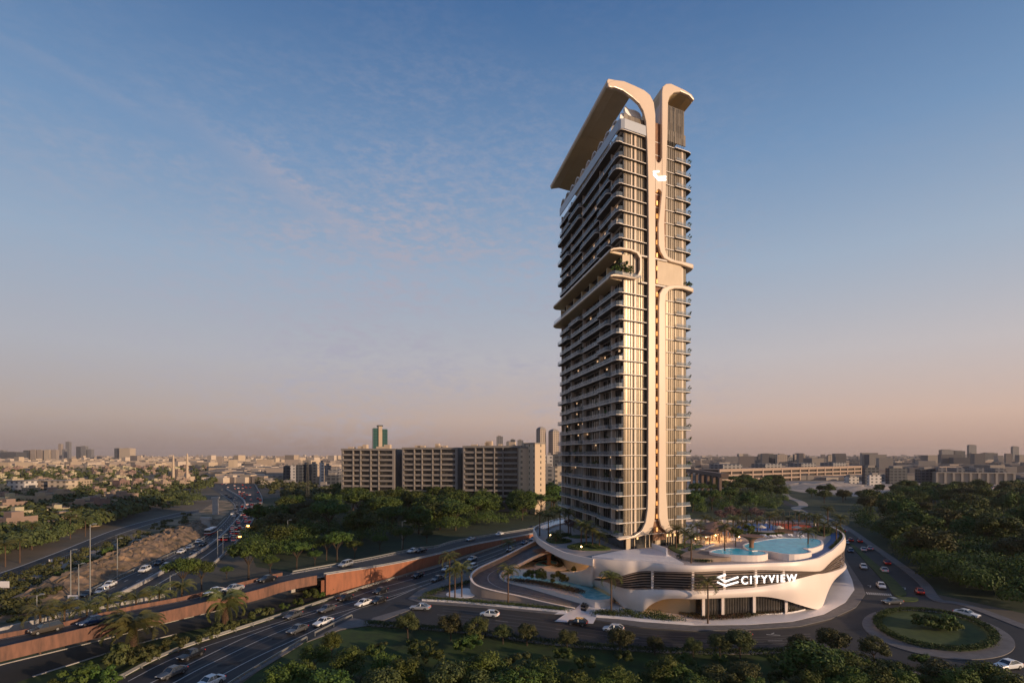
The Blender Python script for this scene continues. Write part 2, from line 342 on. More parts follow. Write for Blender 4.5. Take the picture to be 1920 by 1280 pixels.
# main dual road in front (R2)
L2=[(150,1310),(217,1279),(325,1224),(479,1172),(608,1129),(684,1103),(772,1077),(830,1060),(937,1025),(1012,998),(1060,982)]
R2=[(395,1310),(437,1283),(568,1204),(660,1160),(740,1138),(800,1105),(880,1072),(915,1058),(950,1042),(1000,1022),(1060,1000)]
roadpoly('main_road',L2,R2,.03,M['asphalt'],60)
zone('road_junction',[(655,1160),(700,1171),(800,1176),(800,1130),(770,1122),(735,1136)],.034,M['asphalt'])
F4=[(740,1126),(791,1132),(930,1140),(1064,1155),(1200,1177),(1300,1184),(1400,1182),(1500,1176),(1558,1162),(1605,1140),(1623,1114),(1617,1097),(1594,1062),(1582,1040),(1570,1015),(1545,985),(1520,968),(1495,953)]
N4=[(690,1168),(780,1174),(911,1187),(1042,1205),(1200,1216),(1300,1220),(1400,1221),(1530,1217),(1612,1228),(1699,1256),(1744,1262),(1800,1290)]
roadpoly('front_road',F4[:11]+[(1617,1100)],[(690,1168),(780,1174),(911,1187),(1042,1205),(1200,1216),(1300,1220),(1400,1221),(1530,1217),(1580,1200),(1640,1150),(1680,1120)],.036,M['asphalt2'],80)
zone('roundabout_road',[(1530,1217),(1612,1228),(1699,1256),(1744,1262),(1860,1300),(2100,1330),(2250,1260),(1920,1172),(1805,1134),(1744,1122),(1700,1100),(1610,1100),(1600,1150)],.042,M['asphalt2'])
R5R=[(1760,1130),(1744,1122),(1711,1083),(1631,1024),(1580,988),(1530,962),(1500,950),(1480,942),(1465,930)]
R5L=[(1612,1125),(1623,1114),(1617,1097),(1594,1062),(1570,1015),(1535,978),(1498,955),(1470,945),(1455,931)]
roadpoly('avenue',R5L,R5R,.048,M['asphalt2'],60)
# left highway (R6) and its opposite carriageway
c6=[(100,1160),(215,1122),(300,1078),(375,1037),(425,998),(457,957),(456,936),(425,917),(390,898),(366,882),(352,872)]
l6=[(40,1160),(150,1121),(225,1083),(310,1046),(385,1008),(425,971),(438,946),(411,925),(390,911),(362,889),(340,873)]
r6=[(260,1160),(330,1108),(400,1060),(432,1030),(462,998),(482,960),(492,935),(478,908),(440,893),(400,881),(375,872)]
roadpoly('highway',l6,c6,.03,M['asphalt'],80); roadpoly('highway_far_side',c6,r6,.034,M['asphalt2'],80)
R7L=[(-120,1105),(0,1074),(100,1038),(160,1014),(212,994),(275,976),(332,962),(372,955)]
R7R=[(-120,1130),(0,1090),(100,1050),(160,1027),(212,1005),(275,984),(332,968),(374,960)]
roadpoly('service_road',R7L,R7R,.03,M['asphalt'],50)
roadpoly('underpass_road',[(-150,1295),(0,1247),(175,1205),(300,1172),(420,1143),(530,1118),(600,1105)],[(-150,1345),(0,1290),(130,1245),(260,1205),(400,1172),(520,1146),(640,1110)],.03,M['asphalt2'],40)
for nm,a,wd in (('dirt_path',[(-40,1150),(40,1118),(90,1100),(160,1080),(230,1047),(300,1015),(330,1002),(380,978)],2.4),('dirt_path',[(30,1110),(60,1090),(75,1078),(110,1062),(160,1040),(220,1020),(300,1005)],2.2),('footpath',[(1585,995),(1510,962),(1492,952),(1506,948),(1500,940),(1478,932),(1470,925)],3.0)):
    c=GP(a,0,6); mb=MB(); mb.skin(offset3([(p[0],p[1],.05) for p in c],-wd),offset3([(p[0],p[1],.05) for p in c],wd)); struct(nm,mb,M['path'])
# painted markings
mk=MB()
def line(pp,wd=.22,z=.06,dash=0,n=8):
    c=GP(pp,0,n); c=[(p[0],p[1],z) for p in c]
    if not dash: mk.skin(offset3(c,-wd/2),offset3(c,wd/2)); return
    tot=sum(math.dist(a,b) for a,b in zip(c,c[1:])); k_=max(4,int(tot/1.5)); c=resamp(c,k_)
    for i in range(0,k_-2,dash): mk.skin(offset3(c[i:i+3],-wd/2),offset3(c[i:i+3],wd/2))
line([(250,1295),(285,1279),(400,1223),(479,1187),(590,1149),(781,1094),(900,1052),(1000,1013)])
line([(290,1297),(327,1279),(400,1241),(544,1176),(684,1134),(809,1092),(930,1046)])
line([(360,1295),(400,1274),(480,1232),(573,1189),(667,1143),(730,1124),(790,1098)])
line([(240,1277),(340,1228),(490,1177),(620,1134),(700,1106),(790,1080),(900,1044),(1000,1008)],.2)
for o_ in (.34,.67): line([(l[0]+(c_[0]-l[0])*o_,l[1]+(c_[1]-l[1])*o_) for l,c_ in zip(l6,c6)][:7],.2,dash=6)
line([(l[0]+(c_[0]-l[0])*.1,l[1]+(c_[1]-l[1])*.1) for l,c_ in zip(l6,c6)][:8],.25)
line([(l[0]+(c_[0]-l[0])*.93,l[1]+(c_[1]-l[1])*.93) for l,c_ in zip(l6,c6)][:8],.25)
line([(l[0]+(c_[0]-l[0])*.35,l[1]+(c_[1]-l[1])*.35) for l,c_ in zip(c6,r6)][:6],.3)
line([(820,1152),(930,1163),(1050,1180),(1200,1197),(1400,1202),(1520,1196)],.12,.064,dash=9)
line(R7L,.5,.05); line(R7R,.4,.05)
for k_ in range(12):                                    # zebra crossing
    a=G(1626+k_*4.0,1112+k_*.25); _b=G(1617+k_*4,1099+k_*.25); mk.rbox(a[0],a[1],.062,.07,.28,2.6,math.atan2(_b[1]-a[1],_b[0]-a[0])-R(90))
for (px,py,a) in ((1632,1099,-35),(1697,1103,-35),(1529,1206,80),(1450,1190,80)):
    q=G(px,py); mk.rbox(q[0],q[1],.062,.07,.25,2.6,R(a)); mk.rbox(q[0]+.3,q[1]+.9,.062,.069,.2,1.2,R(a+50))
struct('road_markings',mk,M['paint'])
wm=mat('tyre_polished_asphalt',(.012,.012,.013),.55,col2=(.030,.029,.029),scale=.35,stretch=(1,1,1),contrast=(.42,.6)); pm_=MB(); mk_b=mk; mk=MB()
la=[(285,1279),(400,1223),(479,1187),(590,1149),(781,1094),(900,1052)]; lb=[(327,1279),(400,1241),(544,1176),(684,1134),(809,1092),(930,1046)]; lc_=[(400,1276),(480,1232),(573,1189),(667,1143),(730,1124),(790,1100)]
for A_,B_ in ((la,lb),(lb,lc_)):
    a=resamp(GP(A_,0,6),60); b=resamp(GP(B_,0,6),60)
    for t_ in (.27,.73): c=[tuple(x+(y-x)*t_ for x,y in zip(p,q)) for p,q in zip(a,b)]; c=[(p[0],p[1],.046) for p in c]; mk.skin(offset3(c,-.28),offset3(c,.28))
a=resamp(GP([(830,1138),(1000,1156),(1200,1186),(1400,1193),(1520,1186)],0,6),60); b=resamp(GP([(830,1158),(1000,1180),(1200,1206),(1400,1210),(1520,1205)],0,6),60)
for t_ in (.1,.35,.65,.9): c=[tuple(x+(y-x)*t_ for x,y in zip(p,q)) for p,q in zip(a,b)]; c=[(p[0],p[1],.046) for p in c]; mk.skin(offset3(c,-.25),offset3(c,.25))
struct('tyre_wear',mk,wm)
rp_=random.Random(8)
for px,py in ((520,1196),(610,1152),(700,1128),(740,1150),(860,1150),(980,1180),(1130,1195),(1260,1200),(1440,1205),(1550,1190),(1640,1080),(1700,1130),(1600,1180),(1840,1170),(430,1245)):
    q=G(px,py); pm_.rbox(q[0],q[1],.052,.056,rp_.uniform(1.2,4),rp_.uniform(.8,1.8),rp_.uniform(0,1.5))
struct('asphalt_patches',pm_,mat('asphalt_patch',(.013,.013,.014),.85,col2=(.02,.02,.02),scale=2))
# kerbed islands and pavements
def slabz(name,pp,z0,z1,m,n=0):
    q=GP(pp,0,0); q=crom(q,n,True) if n else q; mb=MB(); mb.prism([(p[0],p[1]) for p in q],z0,z1,bottom=False); return struct(name,mb,m)
slabz('plot_pavement',[(764,1123),(791,1131),(930,1141),(1064,1154),(1200,1176),(1300,1183),(1400,1181),(1500,1174.5),(1558,1160.5),(1605,1139),(1623,1113.6),(1617,1097),(1594,1062),(1582,1048),(1560,1010),(1520,975),(1300,975),(1010,1020),(950,1042),(880,1072),(820,1091),(785,1107)],.03,.15,M['pave'])
slabz('white_plaza',[(1040,1152),(1080,1151),(1200,1166),(1300,1173),(1400,1172),(1485,1166),(1545,1152),(1585,1130),(1602,1106),(1598,1088),(1588,1066),(1560,1050),(1300,1100),(1150,1120),(1085,1128)],.15,.19,M['wplaza'])
slabz('triangle_pavement',[(693,1163),(700,1158),(772,1137),(780,1139),(720,1163)],.04,.12,M['pave'])
slabz('corner_pavement',[(575,1204),(592,1195),(660,1159),(674,1161),(692,1167),(700,1172),(640,1180)],.04,.16,M['pave'])
def kerbline(pp,wd,z1,m,name,z0=0,n=6):
    c=GP(pp,0,n); mb=MB(); mb.wall([(p[0],p[1]) for p in c],z0,z1,wd); return struct(name,mb,m)
kerbline([(700,1171),(780,1175),(911,1188),(1042,1206),(1200,1217),(1300,1221),(1400,1222),(1530,1218),(1612,1229),(1699,1257),(1744,1264),(1800,1292)],-1.3,.17,M['pave'],'front_kerb')
kerbline([(568,1206),(437,1287),(380,1320)],-1.0,.12,M['pave'],'road_verge')
kerbline([(1920,1180),(1805,1136),(1744,1123),(1711,1083),(1631,1024),(1580,988),(1530,962)],-2.6,.16,M['pave'],'avenue_pavement')
kerbline([(217,1277),(325,1222),(479,1170),(608,1127),(684,1101),(772,1075),(820,1063),(937,1023),(1012,996)],.7,.2,M['kerb'],'road_kerb')
kerbline([(0,1247),(175,1204),(300,1171),(420,1142)],.35,.15,M['kerb'],'underpass_kerb'); kerbline([(60,1268),(130,1246),(260,1206),(330,1188)],-.35,.15,M['kerb'],'underpass_kerb')
# roundabout
rc=G(1757,1187); 
def rb_ring(cx,cy,hw,hh,seg=72): return [G(cx+hw*math.cos(t*2*math.pi/seg),cy+hh*(.42*math.cos(t*2*math.pi/seg)+.9075*math.sin(t*2*math.pi/seg))) for t in range(seg)]
for nm_,ar_,z0_,z1_,m_ in (('roundabout_apron',(1760,1189,143.5,48),.05,.18,M['pave']),('roundabout_lawn',(1755,1184,111,38),.18,.26,M['lawn'])):
    mb=MB(); mb.prism([p[:2] for p in rb_ring(*ar_)],z0_,z1_,bottom=False); struct(nm_,mb,m_)
RBH=[(p[0],p[1],.2) for p in rb_ring(1755,1184,110,37.5)]; RBH.append(RBH[0])
slabz('median',[(1594,1021),(1604,1024),(1640,1055),(1680,1090),(1700,1113),(1688,1118),(1676,1116),(1664,1098),(1640,1072)],.04,.25,M['lawn'],3)
slabz('traffic_island',[(1682,1121),(1715,1120),(1722,1125),(1712,1128),(1688,1127)],.05,.25,M['lawn'],3)

# raised road on orange walls (R1)
fz=lambda x: 5.0 if x<600 else max(.6,5-4.4*(x-600)/410)
nearT=[(-90,1232),(0,1212),(175,1172),(302,1146),(390,1126),(480,1105),(531,1090),(599,1077),(728,1057),(820,1037.5),(889,1019.6),(1001,999),(1060,985)]
farT=[(-90,1205),(0,1188),(122,1165),(235,1138),(357,1115),(476,1085),(538,1071),(684,1045.5),(780,1026),(816,1022),(867,1009),(1016,985.6),(1070,974)]
# nearT / farT are parapet tops, 0.8 m above the deck
ne=crom([G(x,y,fz(x)+.8) for x,y in nearT],6); fa=crom([G(x,y,fz(x)+.8) for x,y in farT],6)
ne=resamp(ne,90); fa=resamp(fa,90)
od=MB(); od.skin([(p[0],p[1],p[2]-.8) for p in ne],[(p[0],p[1],p[2]-.8) for p in fa])
od.skin([(p[0],p[1],p[2]-1.5) for p in fa],[(p[0],p[1],p[2]-1.5) for p in ne]); deck=struct('overpass_deck',od,M['asphalt'])
split=next(i for i,p in enumerate(ne) if pix(*p)[0]>598); sf=next(i for i,p in enumerate(fa) if pix(*p)[0]>540)
def parap(P,i0,i1,z0f,z1f,th,m,name,lab,top=None):
    root=empty(name,P[i0],0,lab,'wall'); q=P[i0:i1]; mb=MB(); mb.wall([(p[0],p[1]) for p in q],[z0f(p) for p in q],[z1f(p) for p in q],th); mb.build('wall_face',m,root)
    if top: t=MB(); o=offset(q,-.15 if th>0 else .15); t.wall(o,[z1f(p) for p in q],[z1f(p)+.18 for p in q],th*1+(.3 if th>0 else -.3)); t.build('coping',top,root)
    return root
parap(ne,0,split,lambda p:p[2]-2.3,lambda p:p[2],-.3,M['terra'],'parapet_wall','terracotta panel parapet along the near edge of the raised road')
parap(fa,0,sf,lambda p:p[2]-2.0,lambda p:p[2],.3,M['terra'],'parapet_wall','terracotta parapet along the far edge of the raised road above the palms')
parap(ne,split,90,lambda p:-.2,lambda p:p[2]-.15,-.6,M['orange'],'retaining_wall','long orange retaining wall under the raised road beside the main road',M['kerb'])
parap(fa,sf,90,lambda p:-.2,lambda p:p[2]-.7,.4,M['kerb'],'retaining_wall','low pale wall along the far edge of the raised road by the wood')
ab=MB(); i=split; a,b=ne[i],fa[i]; ab.wall([(a[0],a[1]),(b[0],b[1])],-.2,a[2]-1.5,.8); tag(ab.build('bridge_abutment',M['orange']),'orange bridge abutment closing the end of the retaining wall','wall')
mk2=MB()
for t_ in (.08,.5,.92):
    c=[tuple(x+(y-x)*t_ for x,y in zip(p,q)) for p,q in zip(ne,fa)]; c=[(p[0],p[1],p[2]-.77) for p in c]
    if t_!=.5: mk2.skin(offset3(c,-.08),offset3(c,.08))
struct('overpass_markings',mk2,M['paint'])
pw=GP([(-60,1202,4),(0,1182,4),(122,1154,4),(237,1131,4),(310,1116,4)],0,6)
mb=MB(); mb.wall([(p[0],p[1]) for p in pw],3.0,4.5,.4); tag(mb.build('boundary_wall',M['kerb']),'low pale wall catching light behind the row of palms','wall')

# guard rails: posts + beam
def guardrail(pp,lab,z=0,h=.8,P3=None,step=4.0):
    c=P3 or GP(pp,z,6); n=max(3,int(sum(math.dist(a,b) for a,b in zip(c,c[1:]))/step)); c=resamp(c,n)
    root=empty('guardrail',c[0],0,lab,'guardrail','guardrails along the roads'); mb=MB(); zz=[p[2] for p in c]
    mb.wall([(p[0],p[1]) for p in c],[q+h-.28 for q in zz],[q+h+.06 for q in zz],.12); mb.build('beam',M['galv'],root)
    pb=MB(); pb.box(-.07,.07,-.07,.07,0,h-.05); pm=pb.mesh('post',M['galv'])
    for p,o in list(zip(c,offset(c,-.1)))[:98]: q=bpy.data.objects.new('post',pm); COL.objects.link(q); q.parent=root; q.location=Vector((o[0],o[1],p[2]))-root.location
    return root
guardrail([(190,1290),(217,1279),(325,1224),(479,1172),(608,1129),(684,1103),(772,1077),(830,1060),(937,1025),(1012,998)],'steel guardrail on the far edge of the main road beside the shrubs')
guardrail([(410,1302),(437,1283),(568,1204),(575,1200)],'steel guardrail at the bottom of the photo on the near edge of the main road')
guardrail([(590,1192),(625,1174),(660,1158)],'short steel guardrail ending at the road junction')
guardrail(None,'steel guardrail on the far edge of the raised road by the trees',P3=[(p[0],p[1],p[2]-.8) for p in offset3(fa,-.5)][sf:])
guardrail(None,'steel handrail on top of the orange retaining wall',P3=[(p[0],p[1],p[2]-.4) for p in offset3(ne,.2)][split:],h=.6)
guardrail([(150,1121),(225,1083),(310,1046),(385,1008),(425,971)],'guardrail between the left highway and the rocky bank',h=.9,step=6)
bm=MB(); c=GP(c6[:8],0,8); bm.wall([(p[0],p[1]) for p in c],0,1.0,.6); tag(bm.build('median_barrier',M['kerb']),'pale concrete barrier between the two sides of the left highway','barrier')
c=GP(r6[2:8],0,8); bm=MB(); bm.wall([(p[0],p[1]) for p in c],0,.9,.4); tag(bm.build('roadside_barrier',M['kerb']),'pale barrier on the right edge of the left highway','barrier')
# rocky bank between scrub and highway
e0=resamp(GP([(60,1152),(150,1117),(225,1079),(310,1042),(385,1004),(418,972)],0,6),90); e1=resamp(GP([(-20,1150),(60,1112),(160,1076),(240,1040),(310,1010),(385,975)],0,6),90)
bk=MB(); rows=[]
for k_ in range(17):
    t_=k_/16; hh=math.sin(min(1,t_*1.6)*math.pi/2)*4.5*(1 if t_<.9 else .8)
    rows.append([(a[0]+(b[0]-a[0])*t_+random.uniform(-.6,.6),a[1]+(b[1]-a[1])*t_+random.uniform(-.6,.6),.02+hh*(math.sin(i/89*math.pi)**.5)*(random.uniform(.78,1.12) if k_ else 0)*(1 if k_<16 else .2)) for i,(a,b) in enumerate(zip(e0,e1))])
for r0,r1 in zip(rows,rows[1:]): bk.skin(r0,r1)
struct('rocky_bank',bk,M['bank'])
# ------------------------------------------------------------ tower
CT=(28.3,145.0); U=(.882,.471); W=(-.187,.982)
def TP(u,v,z): return (CT[0]+u*U[0]+v*W[0], CT[1]+u*U[1]+v*W[1], z)
def F(px,py,v=-1.25):
    a=(px-960)/FPX; cx=CT[0]+v*W[0]; cy=CT[1]+v*W[1]; u=(a*cy-cx)/(U[0]-a*U[1]); Y=cy+u*U[1]; return (u,H-(py-HZ)*Y/FPX)
FF=lambda pp,v=-1.25:[F(x,y,v) for x,y in pp]
DK=11.2                                           # podium deck level
tw=empty('tower',(CT[0],CT[1],DK),0,'tall slender residential tower with cream ribbons up its front standing on the white podium','tower')
FL=[14.9+3.5*k_ for k_ in range(31)]
ZT=119.9
uE=22.6
cw=MB(TP); cw.box(.9,uE,0.0,.3,15.0,ZT-.1); cw.box(.9,uE,0,.3,121.5,124.5); cw.build('curtain_wall',M['curtain'],tw)
lw=MB(TP); lw.box(.6,.9,.0,54,15.0,ZT-.1)
lw.build('side_glazing',M['glass_d'],tw)
rw=MB(TP); rw.box(uE,uE+.3,0.1,54,15.0,ZT-.1); rw.box(.9,uE,54,54.3,15,ZT-.1); rw.build('side_glazing',M['glass_d'],tw)
rf=MB(TP); rf.box(.95,uE-.05,.35,53.9,ZT-1,ZT-.15); rf.build('roof',M['under'],tw)
# tall glazed crown at right of the ribbons
cr_=MB(TP); cr_.box(15.5,22.2,.2,20,124.51,131.3); cr_.build('crown_glazing',M['curtain'],tw)
# mullions on the front, light verticals and cross-walls on the side
mu=MB(TP)
u_=1.2
for a in [1.2,2.2,3.0,3.6,4.0,5.1,5.6,6.4,7.2,8.0,8.6,9.2]+[16.4,17.1,17.9,18.5,19.4,20.1,20.9,21.6,22.3]: mu.box(a,a+.09,-.16,0.0,15.2,ZT-.2)
for a in (15.6,16.4,17.1,17.9,18.5,19.4,20.1,20.9,21.6): mu.box(a,a+.12,-.12,.0,ZT+.2,131.2)
mu.build('mullions',M['steel'],tw)
fp=MB(TP)
for a,b in ((3.05,3.6),(4.3,5.0),(21.0,21.6)): fp.box(a,b,-.12,-.004,15.1,ZT-.15)
fp.build('pale_pilasters',M['ribbon'],tw)
sm=MB(TP)
vv=1.5
while vv<53: sm.box(.45,.58,vv,vv+.14,15.1,ZT-.2); vv+=1.55
sm.build('side_mullions',M['steel'],tw)
for a in (5.2,14.2,29.5,42.0,53.6):
    p=MB(TP); p.box(-.9,.44,a,a+.3,15.1,81.2); p.box(-.9,.44,a,a+.3,89.5,ZT-.2); p.build('party_wall',M['slab'],tw)
# curtains / lit strips behind side glass
ct=MB(TP)
rnd=random.Random(3)
for z in FL[:-1]:
    for a in range(34):
        if rnd.random()<.42: ct.box(.52,.597,1.66+a*1.55,1.66+a*1.55+rnd.choice((.5,.9,1.3)),z+.35,z+3.2)
ct.build('curtains',mat('grey_curtain',(.24,.215,.19),.5,rnd=.0),tw)
lt=MB(TP)
for z in FL[:-1]:
    for a in range(34):
        if rnd.random()<.05: lt.box(.46,.515,1.7+a*1.55,2.9+a*1.55,z+2.7,z+3.1)
lt.build('ceiling_lights',mat('room_light',(1,.7,.4),.5,emis=.8,ecol=(1,.62,.34)),tw)
# floor slabs (skip the sky-terrace levels)
bays=[-1.0,5.3,14.3,29.6,42.1,55.2]
def rounded(u0,u1,v0,v1,r=1.2,n=4):
    P=[]
    for (cx,cy,a0) in ((u0+r,v0+r,180),(u1-r,v0+r,270),(u1-r,v1-r,0),(u0+r,v1-r,90)):
        for k_ in range(n+1): t=R(a0+90*k_/n); P.append((cx+r*math.cos(t),cy+r*math.sin(t)))
    return P
pat=[[(0,1),(1,3),(3,5)],[(0,2),(2,4),(4,5)],[(0,1),(1,2),(2,5)],[(0,3),(3,4),(4,5)],[(0,1),(1,4),(4,5)],[(0,2),(2,3),(3,5)],[(0,4),(4,5)],[(0,5)]]
seq=[2,1,0,7,4,3,6,5,2,0,3,1,4,6,2,5,0,1,3,4,0,6,2,4,5,1,2,0,3,6,7]
for k_,z in enumerate(FL):
    if k_ in (20,): continue
    s_=MB(TP); low=k_<12
    s_.box(-.05,uE-.1,.36,54.2,z-.25,z)
    if k_ not in (19,21):
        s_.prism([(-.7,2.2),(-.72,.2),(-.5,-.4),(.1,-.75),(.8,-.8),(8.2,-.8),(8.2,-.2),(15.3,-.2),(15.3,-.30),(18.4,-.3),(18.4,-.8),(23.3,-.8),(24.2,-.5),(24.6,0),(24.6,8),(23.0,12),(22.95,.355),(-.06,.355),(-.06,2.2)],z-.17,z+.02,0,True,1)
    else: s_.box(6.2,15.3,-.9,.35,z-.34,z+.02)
    s_.build('floor_slab',[M['slab'],M['shade_soffit']],tw)
    if k_ in (19,20,21,30): continue
    for j,(a,b) in enumerate(pat[seq[k_]]):
        d=2.3 if (j+k_)%2 else 1.45
        P=rounded(-d,-.08,bays[a]+(.2 if a else 0),bays[b],1.0)
        if a==0: P=[(-.08,-1.0),(-d+1.2,-.95),(-d+.4,-.5),(-d,.6)]+[(-d,bays[b]-1),(-d+.3,bays[b]-.3),(-d+1,bays[b]),(-.08,bays[b])]
        bm=MB(TP); bm.prism(P,z-.2,z+.04,0,True,1); bo=bm.build('balcony',[M['slab'],M['shade_soffit']],tw)
        i0=max(range(len(P)),key=lambda q:0)
        if a==0: path=P[0:8]
        else: path=[p for p in P if p[0]<-.2]; path=sorted(path,key=lambda p:math.atan2(p[1]-(bays[a]+bays[b])/2,-(p[0]+.5))); 
        rm=MB(TP); rm.wall(path,z+.05,z+1.05,.06 if a else -.06); rm.build('railing',M['rail'],bo)
    rm=MB(TP); rm.wall([(18.9,-.7),(23.2,-.7),(24.1,-.4),(24.5,0),(24.5,8)],z+.03,z+1.0,.06); rm.build('railing',M['rail'],tw)
# ribbons
rib=MB(TP)
left=[(1156,1009),(1175,1007.5),(1190,1003),(1203,994),(1210,980),(1214,955),(1215,920),(1215.5,700),(1216,450),(1215,330),(1213,262),(1211,228),(1206,208),(1198,194),(1186,183),(1168,170),(1152,164),(1146,164),(1141.5,163),(1139.5,160),(1140,156.5),(1143.5,153),(1154,150),(1170,152),(1190,160.5),(1208,169),(1219,178),(1226,192),(1229,215),(1229,300),(1229,360),(1229.5,700),(1229.5,940),(1228,972),(1224,990),(1216,1000),(1200,1006),(1180,1010),(1162,1012.5)]
rib.uz(FF(left),-1.3,-.22); rib.build('left_ribbon',M['ribbon'],tw)
rib=MB(TP); rib.uz(FF([(1229.05,296),(1231,303),(1235,306),(1239,303),(1240.95,296),(1240.6,361),(1239,357),(1235,354),(1231,357),(1229.05,361)]),-1.28,-.24); rib.build('ribbon_bridge',M['ribbon'],tw)
ru=[(1234,420),(1234.5,458),(1238,472),(1245,484),(1258,491),(1278,496),(1297,503),(1301.5,500),(1300,495),(1285,491),(1265,487),(1252,480),(1247.5,467),(1246,420),(1248.7,362),(1249.5,330),(1251,280),(1252.5,230),(1253,192),(1256,181),(1264,173.5),(1276,172),(1292,179),(1301,189),(1302.5,186),(1297,177),(1285,169),(1270,162),(1258,156.5),(1249,157),(1242.5,162.5),(1241,172),(1241,297),(1240.6,361),(1237,395)]
rib=MB(TP); rib.uz(FF(ru),-1.3,-.22); rib.build('upper_right_ribbon',M['ribbon'],tw)
rl=[(1235,970),(1240,987.5),(1250,997),(1261,999.5),(1272,998),(1272,994),(1262,992),(1256,985),(1252.5,970),(1249.5,920),(1248.7,720),(1248,570),(1249.5,554),(1255,544.5),(1265,541),(1280,541.5),(1297,547),(1301.5,544),(1300,540),(1290,536),(1270,533.5),(1255,534.5),(1242.5,540),(1236.5,550),(1235,570),(1235,800)]
rib=MB(TP); rib.uz(FF(rl),-1.3,-.22); rib.build('lower_right_ribbon',M['ribbon'],tw)
# recessed slot between ribbons with a lamp on every floor
sl=MB(TP); sl.box(10.7,15.2,-.15,-.01,13.0,125); sl.build('slot_panel',M['wood'],tw)
for z in FL:
    if z>112: continue
    a=MB(TP); a.box(11.75,12.15,-.5,-.16,z+.5,z+1.6); a.build('slot_lamp',mat('slot_amber',(1,.5,.2),.5,emis=1.1,ecol=(1,.45,.12)) if z==FL[0] else bpy.data.materials['slot_amber'],tw)
# mid terrace frame (left) and slabs (right)
ring=[(1150,464.5),(1162.5,463),(1182.5,466),(1197,471),(1203.5,480),(1204,507.5),(1201,517.5),(1192.5,523),(1180,521.5),(1168,519),(1150,517.5),(1145,518.5),(1144,516),(1150,513.5),(1158,513),(1170,515),(1188,518),(1196,514.5),(1199.5,506),(1199.5,484),(1194,475),(1182,470),(1163,467),(1150,468.3),(1145,470.5),(1144,467.5)]
tr=MB(TP); tr.uz(FF(ring),-1.3,.3); fr=tr.build('terrace_frame',M['ribbon'],tw)
zU=F(1150,467)[1]; zL=F(1150,516)[1]; uT=F(1146,470)[0]
for zc,th in ((zU,.7),(zL,.7)):
    t=MB(TP); P=[(uT,.3),(6,.3),(6,56.0),(uT+1.5,57.5),(uT+.3,56.5),(uT,55)]; t.prism(P,zc-th/2,zc+th/2); t.build('terrace_slab',M['ribbon'],tw)
    t=MB(TP); t.prism([(a+.25 if a<0 else a,b) for a,b in P],zc-th/2-.06,zc-th/2-.005); t.build('soffit',M['under'],tw)
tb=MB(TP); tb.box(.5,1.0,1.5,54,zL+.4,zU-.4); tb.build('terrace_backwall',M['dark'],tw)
tb=MB(TP); tb.box(.2,2.6,-.4,1.2,zL+.4,zU-.4); tb.build('terrace_core',M['beige'],tw)
for a in (6,13,20,28,36,44,51): tb=MB(TP); tb.box(-2.0,.48,a,a+.35,zL+.38,zU-2.2); tb.build('terrace_divider',M['under'],tw)
tr=MB(TP); tr.wall([(6,-1.7),(uT+1,-1.7),(uT+.2,0),(uT+.15,55)],zL+.35,zL+1.2,-.06); tr.build('railing',M['rail'],tw)
zR1=F(1290,495)[1]; zR2=F(1290,540)[1]
for zc in (zR1+.1,zR2+.1):
    t=MB(TP); t.prism([(15,-.2),(24.9,-.25),(25.8,.3),(26.2,2),(26.2,10),(23,16),(23,.36),(15,.36)],zc-.5,zc+.35); t.build('terrace_slab',M['ribbon'],tw)
pn=MB(TP); u0,_=F(1232,520,-.3); u1,_=F(1277,520,-.3); pn.box(u0,u1,-.5,-.17,F(1255,537,-.3)[1],F(1255,492,-.3)[1]); pn.build('beige_panel',M['beige'],tw)
# roof: slab, parapet, canopies
rp=MB(TP); rp.wall([(8,-1.1),(.6,-1.1),(-.4,-.6),(-.9,.4),(-1.6,54)],ZT+.05,ZT+2.6,-.25); rp.build('roof_parapet',mat('pale_parapet',(.42,.44,.47),.3,spec=.7),tw)
JL=[(-4.5,130.4),(-4.8,131.2),(-4.2,131.9),(-1,132.4),(5,132.4),(8.2,130.8),(10,127),(10.5,ZT+.1),(9.8,ZT+.1),(9.1,126.6),(7.4,129.9),(4.6,131.4),(-1,131.5)]
cn=MB(TP); cn.uz(JL,24,57); cn.uz([(-4.5,130.4),(-4.8,131.2),(-4.2,131.9),(-1,132.4),(4.2,132.4),(4.2,131.4),(-1,131.5)],-.2,23.99); cn.build('roof_canopy',M['ribbon'],tw)
cs=MB(TP); cs.uz([(-4.4,130.38),(-1,131.47),(4.5,131.37),(7.3,129.87),(9.0,126.57),(9.7,ZT+.2),(9.6,ZT+.2),(8.9,126.5),(7.2,129.7),(4.4,131.2),(-1,131.3),(-4.35,130.2)],24.1,56.9); cs.uz([(-4.4,130.38),(-1,131.47),(4.1,131.37),(4.1,131.2),(-1,131.3),(-4.35,130.2)],0,23.95); cs.build('canopy_soffit',M['under'],tw)
ur=FF([(1253,192),(1256,181),(1264,173.5),(1276,172),(1292,179),(1301,189),(1302.5,186),(1297,177),(1285,169),(1270,162),(1258,156.5),(1249,157),(1242.5,162.5),(1241,172),(1241,192)])
rc_=MB(TP); rc_.uz(ur,-.2,42); rc_.build('roof_canopy',M['under'],tw)
pn=MB(TP); pn.uz(FF([(1241,175),(1253,192),(1252,300),(1241,297)]),-.2,10); pn.build('ribbon_side',M['ribbon'],tw)
pn=MB(TP); pn.box(8.8,10.6,-.2,10,ZT,126.5); pn.build('ribbon_side',M['ribbon'],tw)
sw=mat('white_strut',(.88,.86,.84),.35)
